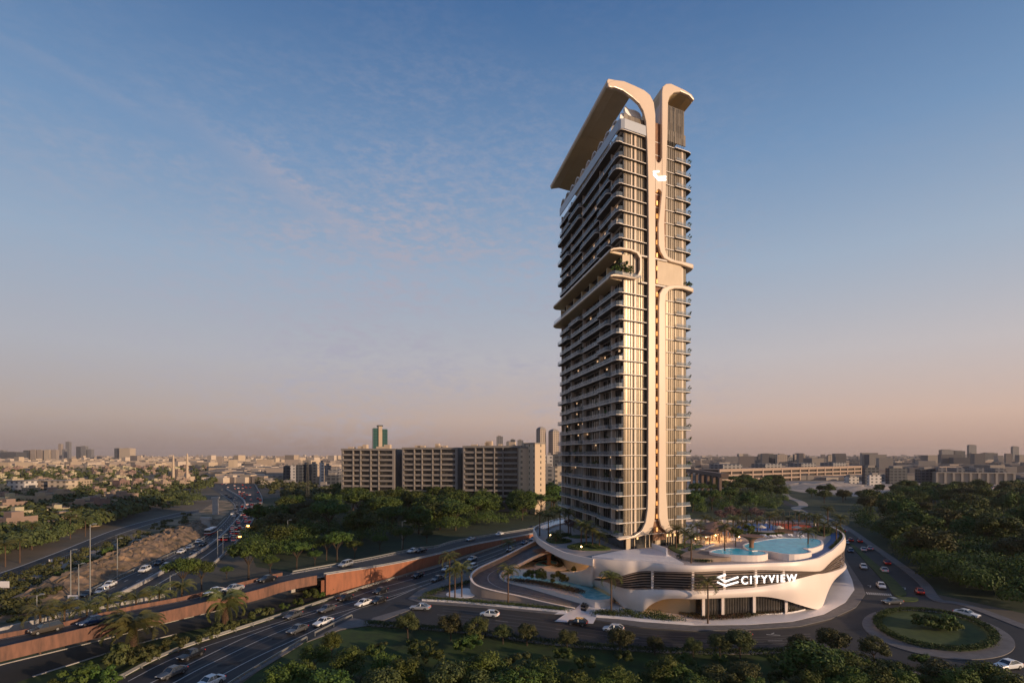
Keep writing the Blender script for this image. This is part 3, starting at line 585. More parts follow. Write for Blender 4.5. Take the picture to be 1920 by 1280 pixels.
for i in range(10):
    v0=2+i*5.2; t=MB(TP); P=[]
    for q in range(9): a=q/8*math.pi; P.append((v0+2.4-2.4*math.cos(a), ZT+2.6+2.2*math.sin(a)))
    pts=[(-.3-.02*v,v,z) for v,z in P]; inn=[(-.3+1.2-.02*v,v,z) for v,z in P]
    t.skin(pts,inn); t.skin([(a,b,c-.3) for a,b,c in inn],[(a,b,c-.3) for a,b,c in pts]); t.skin([(a,b,c-.3) for a,b,c in pts],pts); t.build('canopy_strut',sw,tw)
st=crom(FF([(1170,204),(1172,212),(1180,219),(1192,222),(1199,233)],2.0),4); s2=crom(FF([(1172,200),(1178,206),(1190,209),(1200,217),(1201,234)],2.0),4)
t=MB(TP); t.uz(st+s2[::-1],1.6,2.6); t.build('curved_strut',sw,tw)
st=crom(FF([(1162,218),(1163,226),(1172,226),(1186,228)],3.0),4); s2=crom(FF([(1164,213),(1170,214),(1180,219),(1187,226)],3.0),4)
t=MB(TP); t.uz(st+s2[::-1],2.7,3.2); t.build('curved_strut',sw,tw)
# lit emblem on the ribbon bridge
def stroke(mb,pts,wd,v0,v1):
    for a,b in zip(pts,pts[1:]):
        dx,dz=b[0]-a[0],b[1]-a[1]; l=math.hypot(dx,dz); nx_,nz=-dz/l*wd/2,dx/l*wd/2; ex,ez=dx/l*wd*.35,dz/l*wd*.35
        mb.uz([(a[0]+nx_-ex,a[1]+nz-ez),(b[0]+nx_+ex,b[1]+nz+ez),(b[0]-nx_+ex,b[1]-nz+ez),(a[0]-nx_-ex,a[1]-nz-ez)],v0,v1)
em=MB(TP); stroke(em,FF([(1235,322),(1225,323),(1233,333),(1248,332)],-1.3),.42,-1.5,-1.3); stroke(em,FF([(1225,328),(1234,338),(1248,337.5)],-1.3),.42,-1.52,-1.31); em.build('lit_emblem',M['sign'],tw)
# lobby under the first slab
lb=MB(TP); lb.box(1.2,21.8,.8,50,DK,14.5); lo=lb.build('lobby_glazing',M['glass_d'],tw)
lm=MB(TP)
for a in (4.6,8.3,9.7,10.9,15.8,16.7,17.6,18.5,19.5,20.4,21.4): lm.box(a,a+.22,.55,.8,DK,14.5)
lm.build('lobby_mullions',M['beige'],tw)
for a,b in ((1.6,3.0),(11.5,13.4),(20.2,21.4)): c=MB(TP); c.box(a,b,-.1,.54,DK,14.55); c.build('column',M['beige'],tw)
ll=MB(TP)
for a in (5.5,13.8,14.8,16,17.2,18.8): ll.box(a,a+.5,.6,.7,13.6,14.3)
ll.build('lobby_lamps',mat('lobby_glow',(1,.7,.35),.5,emis=1.5,ecol=(1,.6,.25)),tw)

for o in list(tw.children):
    if o.name.split('.')[0] in ('left_ribbon','upper_right_ribbon','lower_right_ribbon','roof_canopy','terrace_frame','terrace_slab'):
        b_=o.modifiers.new('round_edges','BEVEL'); b_.width=.28 if 'slab' not in o.name else .22; b_.segments=3; b_.limit_method='ANGLE'; b_.angle_limit=R(50)
# ------------------------------------------------------------ podium
ST=[(1112,1046.5,1087,1087,1098),(1135,1048.5,1086,1091,1110),(1160,1050,1082,1101,1130),(1177,1051,1076,1105,1143),(1192,1051.5,1072,1105.5,1148.5),(1205,1052.5,1070,1105,1146),(1224,1054,1070,1104.6,1131),(1252,1057,1071,1105,1122),(1300,1060,1072,1107,1122.5),(1345,1058.5,1070,1106,1121),(1400,1056.5,1068.5,1102,1118.7),(1433,1055,1068,1098,1118),(1466,1054,1069,1092.5,1123),(1499,1052,1070,1084,1133),(1531,1046.5,1070.5,1076,1141.7),(1542,1042,1068,1075,1136),(1553,1035.6,1057.5,1073,1108),(1564,1029,1047,1070,1088),(1583,1009,1031,1062,1068)]
PS=[]
for px,yt,a,b,c in ST:
    x,y,_=G(px,yt,12.0); z=lambda q: H-(q-HZ)*y/FPX
    Yb={1112:145.5,1135:139.8,1160:132.8,1177:129.1,1192:y+1.3,1205:y+.3}.get(px,y); zb_=H-(c-HZ)*Yb/FPX
    PS.append((x,y,z(a),z(b),max(0,zb_),Yb-y))
PS+=[(102,172.6,8.6,3.2,2.2,0),(106.6,186,8,4,2,0),(107,195,6,6,1,0)]
def lean(p,x,y,z):
    d=p[5]
    if abs(d)<.001: return (x,y,z)
    t=max(0,(12-z)/(12-p[4])); yy=y+d*t*t; return (x*yy/y if y else x,yy,z)
PSd=crom(PS,8)
back=[(99.7,202),(87.6,205),(60,209),(30,214),(19.3,213.6),(10.4,196),(7,184)]
leftring=[G(1003,998,12),G(1006,1006,12),G(1017.5,1015,12),G(1035,1025,12),G(1055,1034,12),G(1078,1040.5,12),G(1100,1045,12)]
leftring=[(p[0],p[1]) for p in leftring]
front2=[(p[0],p[1]) for p in PSd]
rest=crom([front2[-1]]+back+leftring+[front2[0]],6)[1:-1]
PERI=front2+rest
pod=empty('podium',(60,150,0),0,'curved white podium building with louvred band, pool deck on its roof and arched openings below','podium building')
def ring3(P,z0i,z1i,th): return 0
n=len(PSd)
def band(name,lo,hi,th,m,off=0,extra=0):
    mb=MB(); q=[(p[0],p[1]) for p in PSd]
    if off: q=offset(q,off)
    mb.wall(q,[lo(p) for p in PSd],[hi(p) for p in PSd],th); return mb.build(name,m,pod,smooth=False)
# outward bulging bands lofted with a soft profile
def softband(name,zlo,zhi,bulge,th,m):
    q=[(p[0],p[1]) for p in PSd]; K=6; offs=[offset(q,-bulge*math.sin(math.pi*(k_/K))) for k_ in range(K+1)]; mb=MB(); rs=[]
    for i,p in enumerate(PSd):
        a,b=zlo(p),max(zhi(p),zlo(p)+.02); r=[(offs[k_][i][0],offs[k_][i][1],a+(b-a)*k_/K) for k_ in range(K+1)]
        o=offset(q,th)[i] if False else None; rs.append(r)
    oi=offset(q,th)
    for i,p in enumerate(PSd):
        a,b=zlo(p),max(zhi(p),zlo(p)+.02); rs[i]+=[(oi[i][0],oi[i][1],b),(oi[i][0],oi[i][1],a)]
    rs=[[lean(PSd[i],*v) for v in r_] for i,r_ in enumerate(rs)]
    mb.rings(rs); o=mb.build(name,m,pod)
    me=o.data; me.polygons.foreach_set('use_smooth',[len(f)==4 for f in [p.vertices for p in me.polygons]]); 
    try: me.set_sharp_from_angle(angle=R(35))
    except Exception: pass
    return o
softband('upper_band',lambda p:p[2],lambda p:12.0,.25,.5,M['white'])
softband('lower_skirt',lambda p:p[4],lambda p:p[3]-.001,.45,.6,M['white'])
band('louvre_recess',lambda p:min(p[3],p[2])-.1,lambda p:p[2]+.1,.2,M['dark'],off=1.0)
for j in range(7):
    t0=(j+.35)/7; t1=(j+.68)/7
    band('louvre_blade',lambda p:p[3]+(p[2]-p[3])*t0,lambda p:p[3]+(p[2]-p[3])*t1,.12,M['louvre'],off=.1+.06*math.sin(j*2))
for px in (1224,1300,1356,1418,1470):
    i=min(range(n),key=lambda i:abs(pix(PSd[i][0],PSd[i][1],12)[0]-px)); p=PSd[i]; mb=MB(); mb.box(p[0]-.25,p[0]+.25,p[1]+.12,p[1]+.6,p[3],p[2]); mb.build('louvre_post',M['white'],pod)
# rest of the wall (behind, left ring fascia)
m1=len(crom([front2[-1]]+back,6))-1
mb=MB(); mb.wall(rest[:m1],0,12.0,.5); mb.build('rear_wall',M['white'],pod)
lr=[rest[m1-1]]+rest[m1:]+[front2[0]]
mb=MB(); mb.wall(lr,10.3,12.0,.5); mb.build('ring_fascia',M['white'],pod)
mb=MB(); mb.prism(offset(front2,.62)+[(p[0],p[1]) for p in offset(rest,.6)],10.6,DK,bottom=True); mb.build('deck_slab',M['deckstone'],pod)
# recessed wall under the left ring, soft curve round the grotto
rcw=crom([(23.5,136),(21.5,142),(19.5,150),(16.5,163),(14,185)],8)
mb=MB(); mb.wall(rcw,0,10.6,-.5); mb.build('grotto_wall',mat('sand_plaster',(.62,.47,.27),.7),pod)
LRW=[(962,160,160,1066,1075),(985,158,158,1068,1079),(1010,155.7,155.7,1070,1082),(1035,153.5,153.7,1071,1085),(1060,150.5,151.7,1071.5,1088),(1082,146,148.8,1070.5,1092),(1096,140,147.3,1067,1095),(1104,134.5,146.6,1061,1096.5),(1109,130.5,146,1054,1097.5),(1111.8,128.9,145.6,1048,1098)]
LT=crom([((a-960)*Y/FPX,Y,H-(c-HZ)*Y/FPX) for a,Y,Yq,c,d in LRW],6); LB=crom([((a-960)*Yq/FPX,Yq,H-(d-HZ)*Yq/FPX) for a,Y,Yq,c,d in LRW],6)
rs=[]
for tp,bt_ in zip(LT,LB):
    r_=[]
    for k_ in range(7): t_=k_/6; q_=t_**2; r_.append((tp[0]+(bt_[0]-tp[0])*q_,tp[1]+(bt_[1]-tp[1])*q_,tp[2]+(bt_[2]-.6-tp[2])*t_))
    r_+=[(bt_[0]+.3,bt_[1]+.5,bt_[2]-.6),(tp[0]+.3,tp[1]+.5,tp[2])]; rs.append(r_)
mb=MB(); mb.rings(rs); fb_=mb.build('flowing_band',M['white'],pod); fb_.data.polygons.foreach_set('use_smooth',[True]*len(fb_.data.polygons))
try: fb_.data.set_sharp_from_angle(angle=R(35))
except Exception: pass
gw=crom([(21.6,134),(20.0,140),(18.9,150),(16,163)],8)
mb=MB(); mb.wall(gw,9.9,10.3,.15); mb.build('cove_lamp',M['lamp'],pod)
# ground floor glazing behind the arches
i0=min(range(n),key=lambda i:abs(pix(PSd[i][0],PSd[i][1],12)[0]-1322)); i1=min(range(n),key=lambda i:abs(pix(PSd[i][0],PSd[i][1],12)[0]-1524))
gl=[(p[0],p[1]) for p in PSd[i0:i1]]; gi=offset(gl,1.6); mb=MB(); mb.wall(gi,.2,6.5,.2); mb.build('shop_glazing',mat('shop_glass',(.13,.105,.08),.12,spec=.8,col2=(.05,.042,.035),scale=.25),pod)
mb=MB(); r_=resamp(offset(gl,1.45),44)
for p in r_: mb.box(p[0]-.05,p[0]+.05,p[1]-.06,p[1]+.06,.2,6)
mb.build('shop_mullions',M['steel'],pod)
mb=MB(); mb.wall(offset(gl,1.3),.19,.45,.3); mb.build('shop_sill',M['wplaza'],pod)
for px in (1322,1357,1419,1478):
    q=G(px,1150,0); i=min(range(i0,i1),key=lambda i:abs(pix(PSd[i][0],PSd[i][1],3)[0]-px)); p=PSd[i]; mb=MB(); mb.box(p[0]-.3,p[0]+.3,p[1]+.9,p[1]+1.5,.2,6.2); mb.build('column',M['white'],pod)
mb=MB(); mb.wall(offset(front2[26:i0+1],4.0),.19,6.3,.3); mb.build('arch_wall',mat('sand_plaster_inner',(.50,.38,.23),.7),pod)
mb=MB(); mb.wall(offset(front2[i1-1:],3.4),.19,6.5,.3); mb.build('shop_glazing',M['glass_d'],pod)
mb=MB(); q0=offset(front2,.7)[28:]; q1=offset(front2,5.5)[28:]; mb.skin([(p[0],p[1],6.45) for p in q1],[(p[0],p[1],6.45) for p in q0]); mb.build('arch_soffit',M['white'],pod)
aw=offset(front2[30:i0-2],3.7); mb=MB(); mb.wall(aw,5.7,6.0,.15); mb.build('arch_lamp',mat('arch_glow',(1,.65,.3),.5,emis=7,ecol=(1,.58,.24)),pod)
# front terrace ledge of white stone by the lobby
mb=MB(); mb.prism([G(a,b,DK)[:2] for a,b in ((1110,1046),(1168,1034),(1180,1033),(1222,1031),(1249,1040),(1262,1048),(1282,1059),(1240,1056),(1200,1053),(1150,1050))],DK+.01,DK+.5); mb.build('forecourt',M['wplaza'],pod)
mb=MB(); mb.wall([G(a,b,DK)[:2] for a,b in ((1222,1030),(1249,1040),(1249,1046))],DK,DK+1.7,.35); mb.build('forecourt_wall',M['wplaza'],pod)
# sign on the louvres
sg=empty('sign',(47,122.5,6),0,'lit white CITYVIEW lettering with chevron emblem on the podium louvres','sign')
def onpod(px,py,off=.5):
    i=min(range(n),key=lambda i:abs(pix(PSd[i][0],PSd[i][1],9)[0]-px)); p=PSd[i]; o=offset([(a[0],a[1]) for a in PSd],-off)[i]; return o,H-(py-HZ)*o[1]/FPX
A,zA=onpod(1389,1086); B,zB=onpod(1491,1078)
fc=bpy.data.curves.new('txt','FONT'); fc.body='CITYVIEW'; fc.size=1; fc.extrude=.1; fc.offset=.012; fc.space_character=1.32
to=bpy.data.objects.new('txt',fc); COL.objects.link(to); bpy.context.view_layer.update()
me=bpy.data.meshes.new_from_object(to.evaluated_get(bpy.context.evaluated_depsgraph_get())); bpy.data.objects.remove(to)
xs=[v.co.x for v in me.vertices]; ys=[v.co.y for v in me.vertices]; x0,x1=min(xs),max(xs); y0,y1=min(ys),max(ys)
pa0,za0=onpod(1386.5,1095); pb0,zb0=onpod(1491,1089); _,ha=onpod(1386.5,1079.5); _,hb=onpod(1491,1075.5)
ddx,ddy=pb0[0]-pa0[0],pb0[1]-pa0[1]; ll_=math.hypot(ddx,ddy); nxx,nyy=ddy/ll_,-ddx/ll_
for v in me.vertices:
    t_=(v.co.x-x0)/(x1-x0); s_=(v.co.y-y0)/(y1-y0); zl=za0+(zb0-za0)*t_; zh=ha+(hb-ha)*t_; d=v.co.z
    v.co=Vector((pa0[0]+ddx*t_+nxx*d-47,pa0[1]+ddy*t_+nyy*d-122.5,zl+(zh-zl)*s_-6))
me.materials.clear(); me.materials.append(M['sign']); me.name='lettering'; lo=bpy.data.objects.new('lettering',me); COL.objects.link(lo); lo.parent=sg
def flatstroke(mb,pts,wd,yb,yf):
    for a,b in zip(pts,pts[1:]):
        dx,dz=b[0]-a[0],b[2]-a[2]; l=math.hypot(dx,dz); nx_,nz=-dz/l*wd/2,dx/l*wd/2; ex,ez=dx/l*wd*.3,dz/l*wd*.3
        q=[(a[0]+nx_-ex,a[2]+nz-ez),(b[0]+nx_+ex,b[2]+nz+ez),(b[0]-nx_+ex,b[2]-nz+ez),(a[0]-nx_-ex,a[2]-nz-ez)]
        mb.uz(q,a[1]-yb,a[1]-yf)
em=MB()
def op(x,y):
    o,z=onpod(x,y); return (o[0],pa0[1]-.25,z)
flatstroke(em,[op(1359,1077.5),op(1344.5,1083),op(1360,1090),op(1380,1081)],.38,.15,.0); flatstroke(em,[op(1345,1092),op(1360,1098),op(1379.5,1090)],.36,.16,.01)
em.build('emblem',M['sign'],sg)
# running track along the parapet
tq=[(p[0],p[1]) for p in PSd if pix(p[0],p[1],12)[0]>1340]
a=offset(tq,.8); b=[(x_[0],x_[1]) for x_ in offset(tq,3.6)]
mb=MB(); mb.skin([(p[0],p[1],DK+.06) for p in b],[(p[0],p[1],DK+.06) for p in a]); struct('running_track',mb,M['track'])
def dk(pp,z=DK): return [G(a,b,z)[:2] for a,b in pp]
def bed(pp,m,h=.35,n=3,name='planting_bed',z=DK):
    q=crom(dk(pp,z),n,True); mb=MB(); mb.prism(q,z+.005,z+h,bottom=False); return struct(name,mb,m)
# pools
def pool(pp,wz,wallz,water_m,lab,z0=DK,n=3):
    q=crom([G(a,b,wz)[:2] for a,b in pp],n,True)
    ar=sum(q[i-1][0]*q[i][1]-q[i][0]*q[i-1][1] for i in range(len(q)))
    if ar<0: q=q[::-1]
    root=empty('pool_basin',(q[0][0],q[0][1],z0),0,lab,'pool'); o=offset([q[-1]]+q+[q[0]],-.45)[1:-1]
    mb=MB(); k_=len(q); rs=[]
    for i in list(range(k_))+[0]:
        rs.append([(o[i][0],o[i][1],z0),(o[i][0],o[i][1],wz+.04),(q[i][0],q[i][1],wz+.04),(q[i][0],q[i][1],z0)])
    mb.rings(rs,cap=False); mb.build('pool_wall',M['white'],root)
    wm_=MB(); wm_.sheet(q,wz-.02); o=wm_.build('water',water_m,root); return root
pool([(1396,1021),(1420,1015),(1455,1009),(1488,1008),(1521,1009),(1537,1012),(1539,1020),(1521,1027),(1505,1027),(1518,1034),(1496,1038),(1470,1037.5),(1445,1033),(1420,1031),(1405,1031)],12.7,0,M['pool'],'large free-form turquoise pool with curved white walls on the podium deck')
pool([(1333,1033.5),(1352,1028.5),(1378,1027),(1402,1030.5),(1430,1033.5),(1436,1037),(1425,1040),(1400,1040.5),(1367,1039),(1345,1037)],12.6,0,M['pool'],'small leaf-shaped pool nearest the podium edge, left of the large pool')
pool([(1012,987),(1030,979),(1055,973),(1062,978),(1040,983),(1022,990)],11.7,0,M['pool_lit'],'pale narrow pool at the left rim of the upper garden ring')
bed([(1276,1047),(1300,1037),(1330,1040),(1362,1043),(1381,1044),(1381,1050),(1340,1053),(1300,1053)],mat('sandstone',(.30,.22,.17),.85,col2=(.22,.16,.12),scale=.5),.9,2,'stone_terrace')
for i,pp in enumerate([[(1025,1011),(1047,1010),(1068,1013),(1070,1016),(1045,1019),(1028,1016)],[(1064,1024),(1100,1017),(1125,1022),(1145,1030),(1110,1032),(1075,1030)],[(1032,1005),(1060,1000),(1072,1003),(1045,1008)],[(1065,1006),(1090,1004),(1105,1008),(1080,1009)],[(1253,1025),(1275,1020),(1300,1021),(1285,1026),(1270,1031),(1300,1040),(1283,1041),(1262,1033)],[(1290,1030),(1303,1023),(1318,1024),(1300,1030),(1320,1037),(1375,1041),(1340,1042),(1305,1038)],[(1400,997),(1440,1000),(1470,999),(1462,1002),(1420,1003)],[(1520,990),(1548,988),(1560,998),(1552,1004),(1535,1003)],[(1380,990),(1400,998),(1390,1003),(1370,996)]]):
    bed(pp,M['lawn'] if i!=7 else M['grass'])
# sports courts
mb=MB(); mb.sheet(dk([(1374,988.6),(1396,982),(1437,981.5),(1464,989.3),(1446,994),(1402,994.5)]),DK+.05); struct('basketball_court',mb,M['blue_court'])
mb=MB(); mb.sheet(dk([(1444,980),(1490,979.5),(1538,988),(1529,995),(1490,995),(1466,988.9)]),DK+.05); struct('tennis_court',mb,M['red_court'])
mb=MB(); mb.sheet(dk([(1450,993.5),(1466,989.6),(1488,995),(1488,1000),(1455,999)]),DK+.05); struct('play_surface',mb,mat('amber_rubber',(.28,.12,.03),.8))
cf=empty('court_fence',G(1450,990,DK),0,'dark tall net fence around the blue and orange sports courts','fence'); mb=MB(); nb=MB()
cp=resamp([G(a,b,DK) for a,b in ((1374,988.6),(1396,981.5),(1437,981),(1490,979),(1538,988),(1529,995.5),(1490,996),(1466,989.5),(1446,995),(1402,995.3),(1374,988.6))],40)
mb.box(-.09,.09,-.09,.09,0,4.2); pm=mb.mesh('post',M['steel'])
for p in cp: q=bpy.data.objects.new('post',pm); COL.objects.link(q); q.parent=cf; q.location=Vector(p)-cf.location
for z in (2.1,4.15): nb.wall([(p[0],p[1]) for p in cp],DK+z,DK+z+.06,.06)
nb.build('rails',M['steel'],cf)
# timber pavilions
def pavilion(pp,z0,h,lab):
    q=dk(pp,z0+h); root=empty('pavilion',(q[0][0],q[0][1],z0),0,lab,'pavilion'); mb=MB(); cx=sum(p[0] for p in q)/len(q); cy=sum(p[1] for p in q)/len(q)
    q=crom(q,3,True); k_=len(q); vs=[(p[0],p[1],z0+h) for p in q]+[(p[0],p[1],z0+h+.3) for p in q]+[(cx,cy,z0+h+1.3)]
    mb.add(vs,[(i,(i+1)%k_,k_+(i+1)%k_,k_+i) for i in range(k_)]+[(k_+i,k_+(i+1)%k_,2*k_) for i in range(k_)]+[tuple(range(k_-1,-1,-1))]); mb.build('roof',M['wood'],root)
    for i in range(0,k_,3): c=MB(); x=cx+(q[i][0]-cx)*.82; y=cy+(q[i][1]-cy)*.82; c.tube([(x,y,z0),(x,y,z0+h)],.14,8); c.build('post',M['wood'],root)
    c=MB(); c.rbox(cx,cy,z0+h-.25,z0+h-.05,3.5,1.2,0); c.build('ceiling_lamp',M['lamp'],root)
pavilion([(1308,990),(1318,982),(1340,979),(1356,981),(1368,984),(1352,991),(1335,994)],DK,3.2,'large brown timber pavilion roof beside the seating on the podium deck')
pavilion([(1340,992),(1352,987),(1370,989),(1376,994),(1362,997)],DK,3.0,'small timber pavilion with a warm lamp between the large pavilion and the pools')
pavilion([(1310,1001),(1326,995),(1350,997),(1352,1000),(1330,1003)],DK,2.6,'low timber bar roof glowing over the seating near the tower')
# mushroom canopies
def mushroom(x,y,z0,h,r,lab):
    root=empty('canopy_tree',(x,y,z0),0,lab,'canopy'); mb=MB(); rs=[]
    prof=[(.9,0),(.55,.15),(.5,.45),(.7,.7),(1.5,.86),(r*.75,.94),(r,1.0),(r*.97,1.03),(r*.4,1.0),(.3,.99)]
    for rr_,zz in prof: rs.append([(x+rr_*(1+.12*math.sin(2*t*2*math.pi/24+1))*math.cos(t*2*math.pi/24),y+rr_*(1+.12*math.sin(2*t*2*math.pi/24+1))*math.sin(t*2*math.pi/24),z0+h*zz) for t in range(24)])
    mb.rings(rs[:6]); mb.build('stem',M['wood'],root); mb=MB(); mb.rings(rs[5:]); mb.build('canopy',M['wood'],root)
q=G(1409,1031,12.0); mushroom(q[0],q[1],12.0,3.6,2.9,'flared brown mushroom canopy between the two podium pools')
q=G(1029,1058,3.0); mushroom(q[0],q[1],3.0,4.2,4.6,'flared bronze mushroom canopy in the garden under the upper ring')
# umbrellas and loungers
def umb_proto():
    r=empty('parasol',(0,0,0)); mb=MB(); n8=8; vs=[(0,0,2.9)]+[(1.6*math.cos(R(45*i)),1.6*math.sin(R(45*i)),2.25) for i in range(8)]+[(1.6*math.cos(R(45*i)),1.6*math.sin(R(45*i)),2.1) for i in range(8)]
    mb.add(vs,[(0,1+i,1+(i+1)%8) for i in range(8)]+[(1+i,9+i,9+(i+1)%8,1+(i+1)%8) for i in range(8)]+[tuple(range(16,8,-1))]); mb.build('canopy',M['fabric'],r,local=True)
    mb=MB(); mb.tube([(0,0,0),(0,0,2.4)],.05,6); mb.build('pole',M['steel'],r,local=True); return r
U0=umb_proto()
for i,(x,y,l) in enumerate([(1427,996,'leftmost of the three cream parasols beside the blue court'),(1460,997,'middle of the three cream parasols beside the courts'),(1494,997,'right of the three cream parasols below the orange court'),(1312,1011,'cream parasol over the glowing seating nearest the tower'),(1322,1014,'cream parasol by the sunbeds at the left of the small pool')]):
    o=U0 if i==0 else copy_tree(U0); o.location=G(x,y+5,DK); tag(o,l,'parasol','cream parasols on the podium deck')
def lounger_proto():
    r=empty('sun_lounger',(0,0,0)); mb=MB(); mb.box(-.35,.35,-1,.45,.28,.36); mb.build('seat',M['wplaza'],r,local=True)
    mb=MB(); mb.add([(-.35,.45,.36),(.35,.45,.36),(.35,1.0,.8),(-.35,1.0,.8),(-.35,.45,.28),(.35,.45,.28),(.35,1.04,.72),(-.35,1.04,.72)],[(0,1,2,3),(7,6,5,4),(0,4,5,1),(1,5,6,2),(2,6,7,3),(3,7,4,0)]); mb.build('backrest',M['wplaza'],r,local=True)
    mb=MB(); [mb.box(x-.03,x+.03,y-.03,y+.03,0,.28) for x in (-.3,.3) for y in (-.9,.4)]; mb.build('legs',M['galv'],r,local=True); return r
L0=lounger_proto(); first=True
for (x,y,n_,dx,dy,rz,l) in [(1430,1007,3,4,.1,8,'white sun lounger in the left trio behind the large pool'),(1448,1008,3,4,0,8,'white sun lounger in the middle trio behind the large pool'),(1463,1007,2,4,0,8,'white sun lounger in the pair right of the middle trio behind the large pool'),(1483,1006,2,4,.1,8,'white sun lounger in the fourth pair behind the large pool'),(1501,1008,3,4,.2,8,'white sun lounger in the trio at the right end behind the large pool'),(1317,1031,3,3,-1.2,-60,'white sun lounger left of the small pool by the palm'),(1328,1026,3,3,-1.0,-60,'white sun lounger in the second row left of the small pool'),(1372,1014,2,6,.3,-20,'white sun lounger under the low tree above the small pool')]:
    for i in range(n_):
        o=L0 if first else copy_tree(L0); first=False; o.location=G(x+dx*i,y+dy*i,DK); o.rotation_euler=(0,0,R(rz)); tag(o,l,'sun lounger','white sun loungers on the podium deck: '+l[18:])
# ------------------------------------------------------------ ramp and lower garden
O=[(1078,1141,.25),(1020,1131,.35),(977,1122,.7),(922,1112,1.3),(893,1103,1.9),(884,1090,2.4),(890,1080,2.9),(905,1070,3.5),(944,1052,4.7),(975,1036,6),(1003,1022,7.2),(1030,1010,8.4)]
I=[(1094,1126,.25),(1040,1113,.35),(1000,1104,.7),(955,1093,1.3),(938,1084,1.9),(937,1077,2.4),(948,1069,2.9),(965,1062,3.5),(985,1052,4.7),(1005,1042,6),(1028,1033,7.2),(1055,1022,8.4)]
Ow=resamp(crom([G(*p) for p in O],6),80); Iw=resamp(crom([G(*p) for p in I],6),80)
rp=empty('ramp',(Ow[40][0],Ow[40][1],0),0,'curving driveway ramp with pale rounded parapet left of the podium','ramp')
mb=MB(); mb.skin(Ow,Iw) ; mb.build('road_surface',M['pave'],rp)
mb=MB(); mb.wall([(p[0],p[1]) for p in Ow],[0]*80,[p[2]+min(1.15,.15+i*.03) for i,p in enumerate(Ow)],.35); mb.build('outer_parapet',mat('ramp_wall',(.40,.31,.25),.6,col2=(.33,.25,.2),scale=.3),rp)
mb=MB(); oo=offset(Ow,.3); oo=offset(Ow,-.12); mb.wall(oo,[p[2]+min(1.16,.16+i*.03) for i,p in enumerate(Ow)],[p[2]+min(1.42,.3+i*.03) for i,p in enumerate(Ow)],.6); mb.build('parapet_cap',M['white'],rp)
mb=MB(); mb.wall([(p[0],p[1]) for p in Iw],[p[2]-.5 for p in Iw],[p[2]+.35 for p in Iw],-.4); mb.build('inner_kerb',M['white'],rp)
md=[tuple((a+b)/2 for a,b in zip(p,q)) for p,q in zip(Ow,Iw)]; md=[(p[0],p[1],p[2]+.02) for p in md]
mb=MB(); mb.skin(offset3(md[8:62],-.09),offset3(md[8:62],.09)); mb.build('lane_line',M['paint'],rp)
def terr(name,pp,z0,z1,m,n=3,kind='structure'):
    q=crom([G(a,b,z1)[:2] for a,b in pp],n,True); mb=MB(); mb.prism(q,z0,z1,bottom=False); return struct(name,mb,m)
terr('garden_terrace',[(1092,1122),(1040,1108),(1000,1099),(957,1089),(941,1078),(950,1070),(970,1066),(1040,1073),(1110,1086),(1146,1112),(1149,1120),(1125,1129)],0,1.5,M['white'])
pool([(955,1080),(975,1078),(1020,1083),(1053,1084.5),(1097,1094),(1130,1107.5),(1146,1120),(1121,1124),(1098,1120.6),(1086,1112),(1053,1101),(1010,1091),(965,1087)],1.75,0,M['pool_lit'],'long pale blue reflecting pool tapering towards the driveway',1.4)
terr('garden_lawn',[(945,1072),(958,1062),(985,1050),(1010,1040),(1040,1030),(1075,1035),(1108,1058),(1114,1076),(1100,1082),(1040,1074),(970,1068)],0,2.4,M['lawn'])
terr('garden_path',[(965,1067),(985,1056),(1000,1052),(1020,1058),(1048,1063),(1060,1056),(1070,1048),(1100,1060),(1106,1068),(1090,1062),(1075,1062),(1060,1068),(1035,1070),(1000,1068)],2.4,2.5,M['wplaza'])
pool([(1004,1058),(1012,1052),(1030,1050),(1043,1053),(1040,1058),(1020,1061)],3.0,0,M['pool_lit'],'tiny round pool at the foot of the bronze canopy tree',2.4)
terr('driveway_apron',[(1040,1164),(1060,1150),(1078,1137),(1095,1132),(1112,1141),(1132,1140),(1118,1156),(1112,1168)],.15,.2,M['wplaza'],1)
terr('white_court',[(836,1113),(850,1106),(878,1102),(890,1116),(870,1120),(845,1118)],.15,.2,M['wplaza'])
wl=empty('plot_wall',G(930,1146),0,'low white kerb wall along the front of the plot, left of the driveway','wall')
mb=MB(); mb.wall([p[:2] for p in GP([(791,1127),(860,1131),(930,1137.5),(1000,1144),(1062,1150)],0,4)],.15,.6,.5); mb.build('kerb_stone',M['wplaza'],wl)
wl=empty('plot_wall',G(1250,1170),0,'low white kerb wall along the front of the plot, right of the driveway','wall')
mb=MB(); mb.wall([p[:2] for p in GP([(1118,1158),(1160,1161),(1200,1165),(1260,1170),(1300,1172.5)],0,4)],.15,.6,.5); mb.build('kerb_stone',M['wplaza'],wl)
# black emblem standing on the driveway
q=G(1100,1141,.2); mg=MB()
def st3(a,b,w_=.35):
    A_=G(a[0],a[1],.2); B_=G(b[0],b[1],.2); dx,dy=B_[0]-A_[0],B_[1]-A_[1]; l=math.hypot(dx,dy); mg.rbox((A_[0]+B_[0])/2,(A_[1]+B_[1])/2,.2,.75,l+w_,w_,math.atan2(dy,dx))
st3((1090.5,1137.5),(1095,1131.5)); st3((1090.5,1137.5),(1096,1138.5)); st3((1096,1138.5),(1101,1130.5)); st3((1091,1143.5),(1097,1145)); st3((1097,1145),(1102,1137.5))
tag(mg.build('emblem_sculpture',M['black']),'black chevron emblem set on the pale driveway apron','emblem')
# steps and lawn under the left arch
for i in range(5): q=G(1238+i*2.5,1140-i*3.4,.2); mb=MB(); mb.rbox(q[0],q[1],.19,.3+.12*i,3.2,.7,0); tag(mb.build('stepping_slab',M['wplaza']),'pale stepping slab on the lawn under the left arch','step','stepping slabs under the left arch')

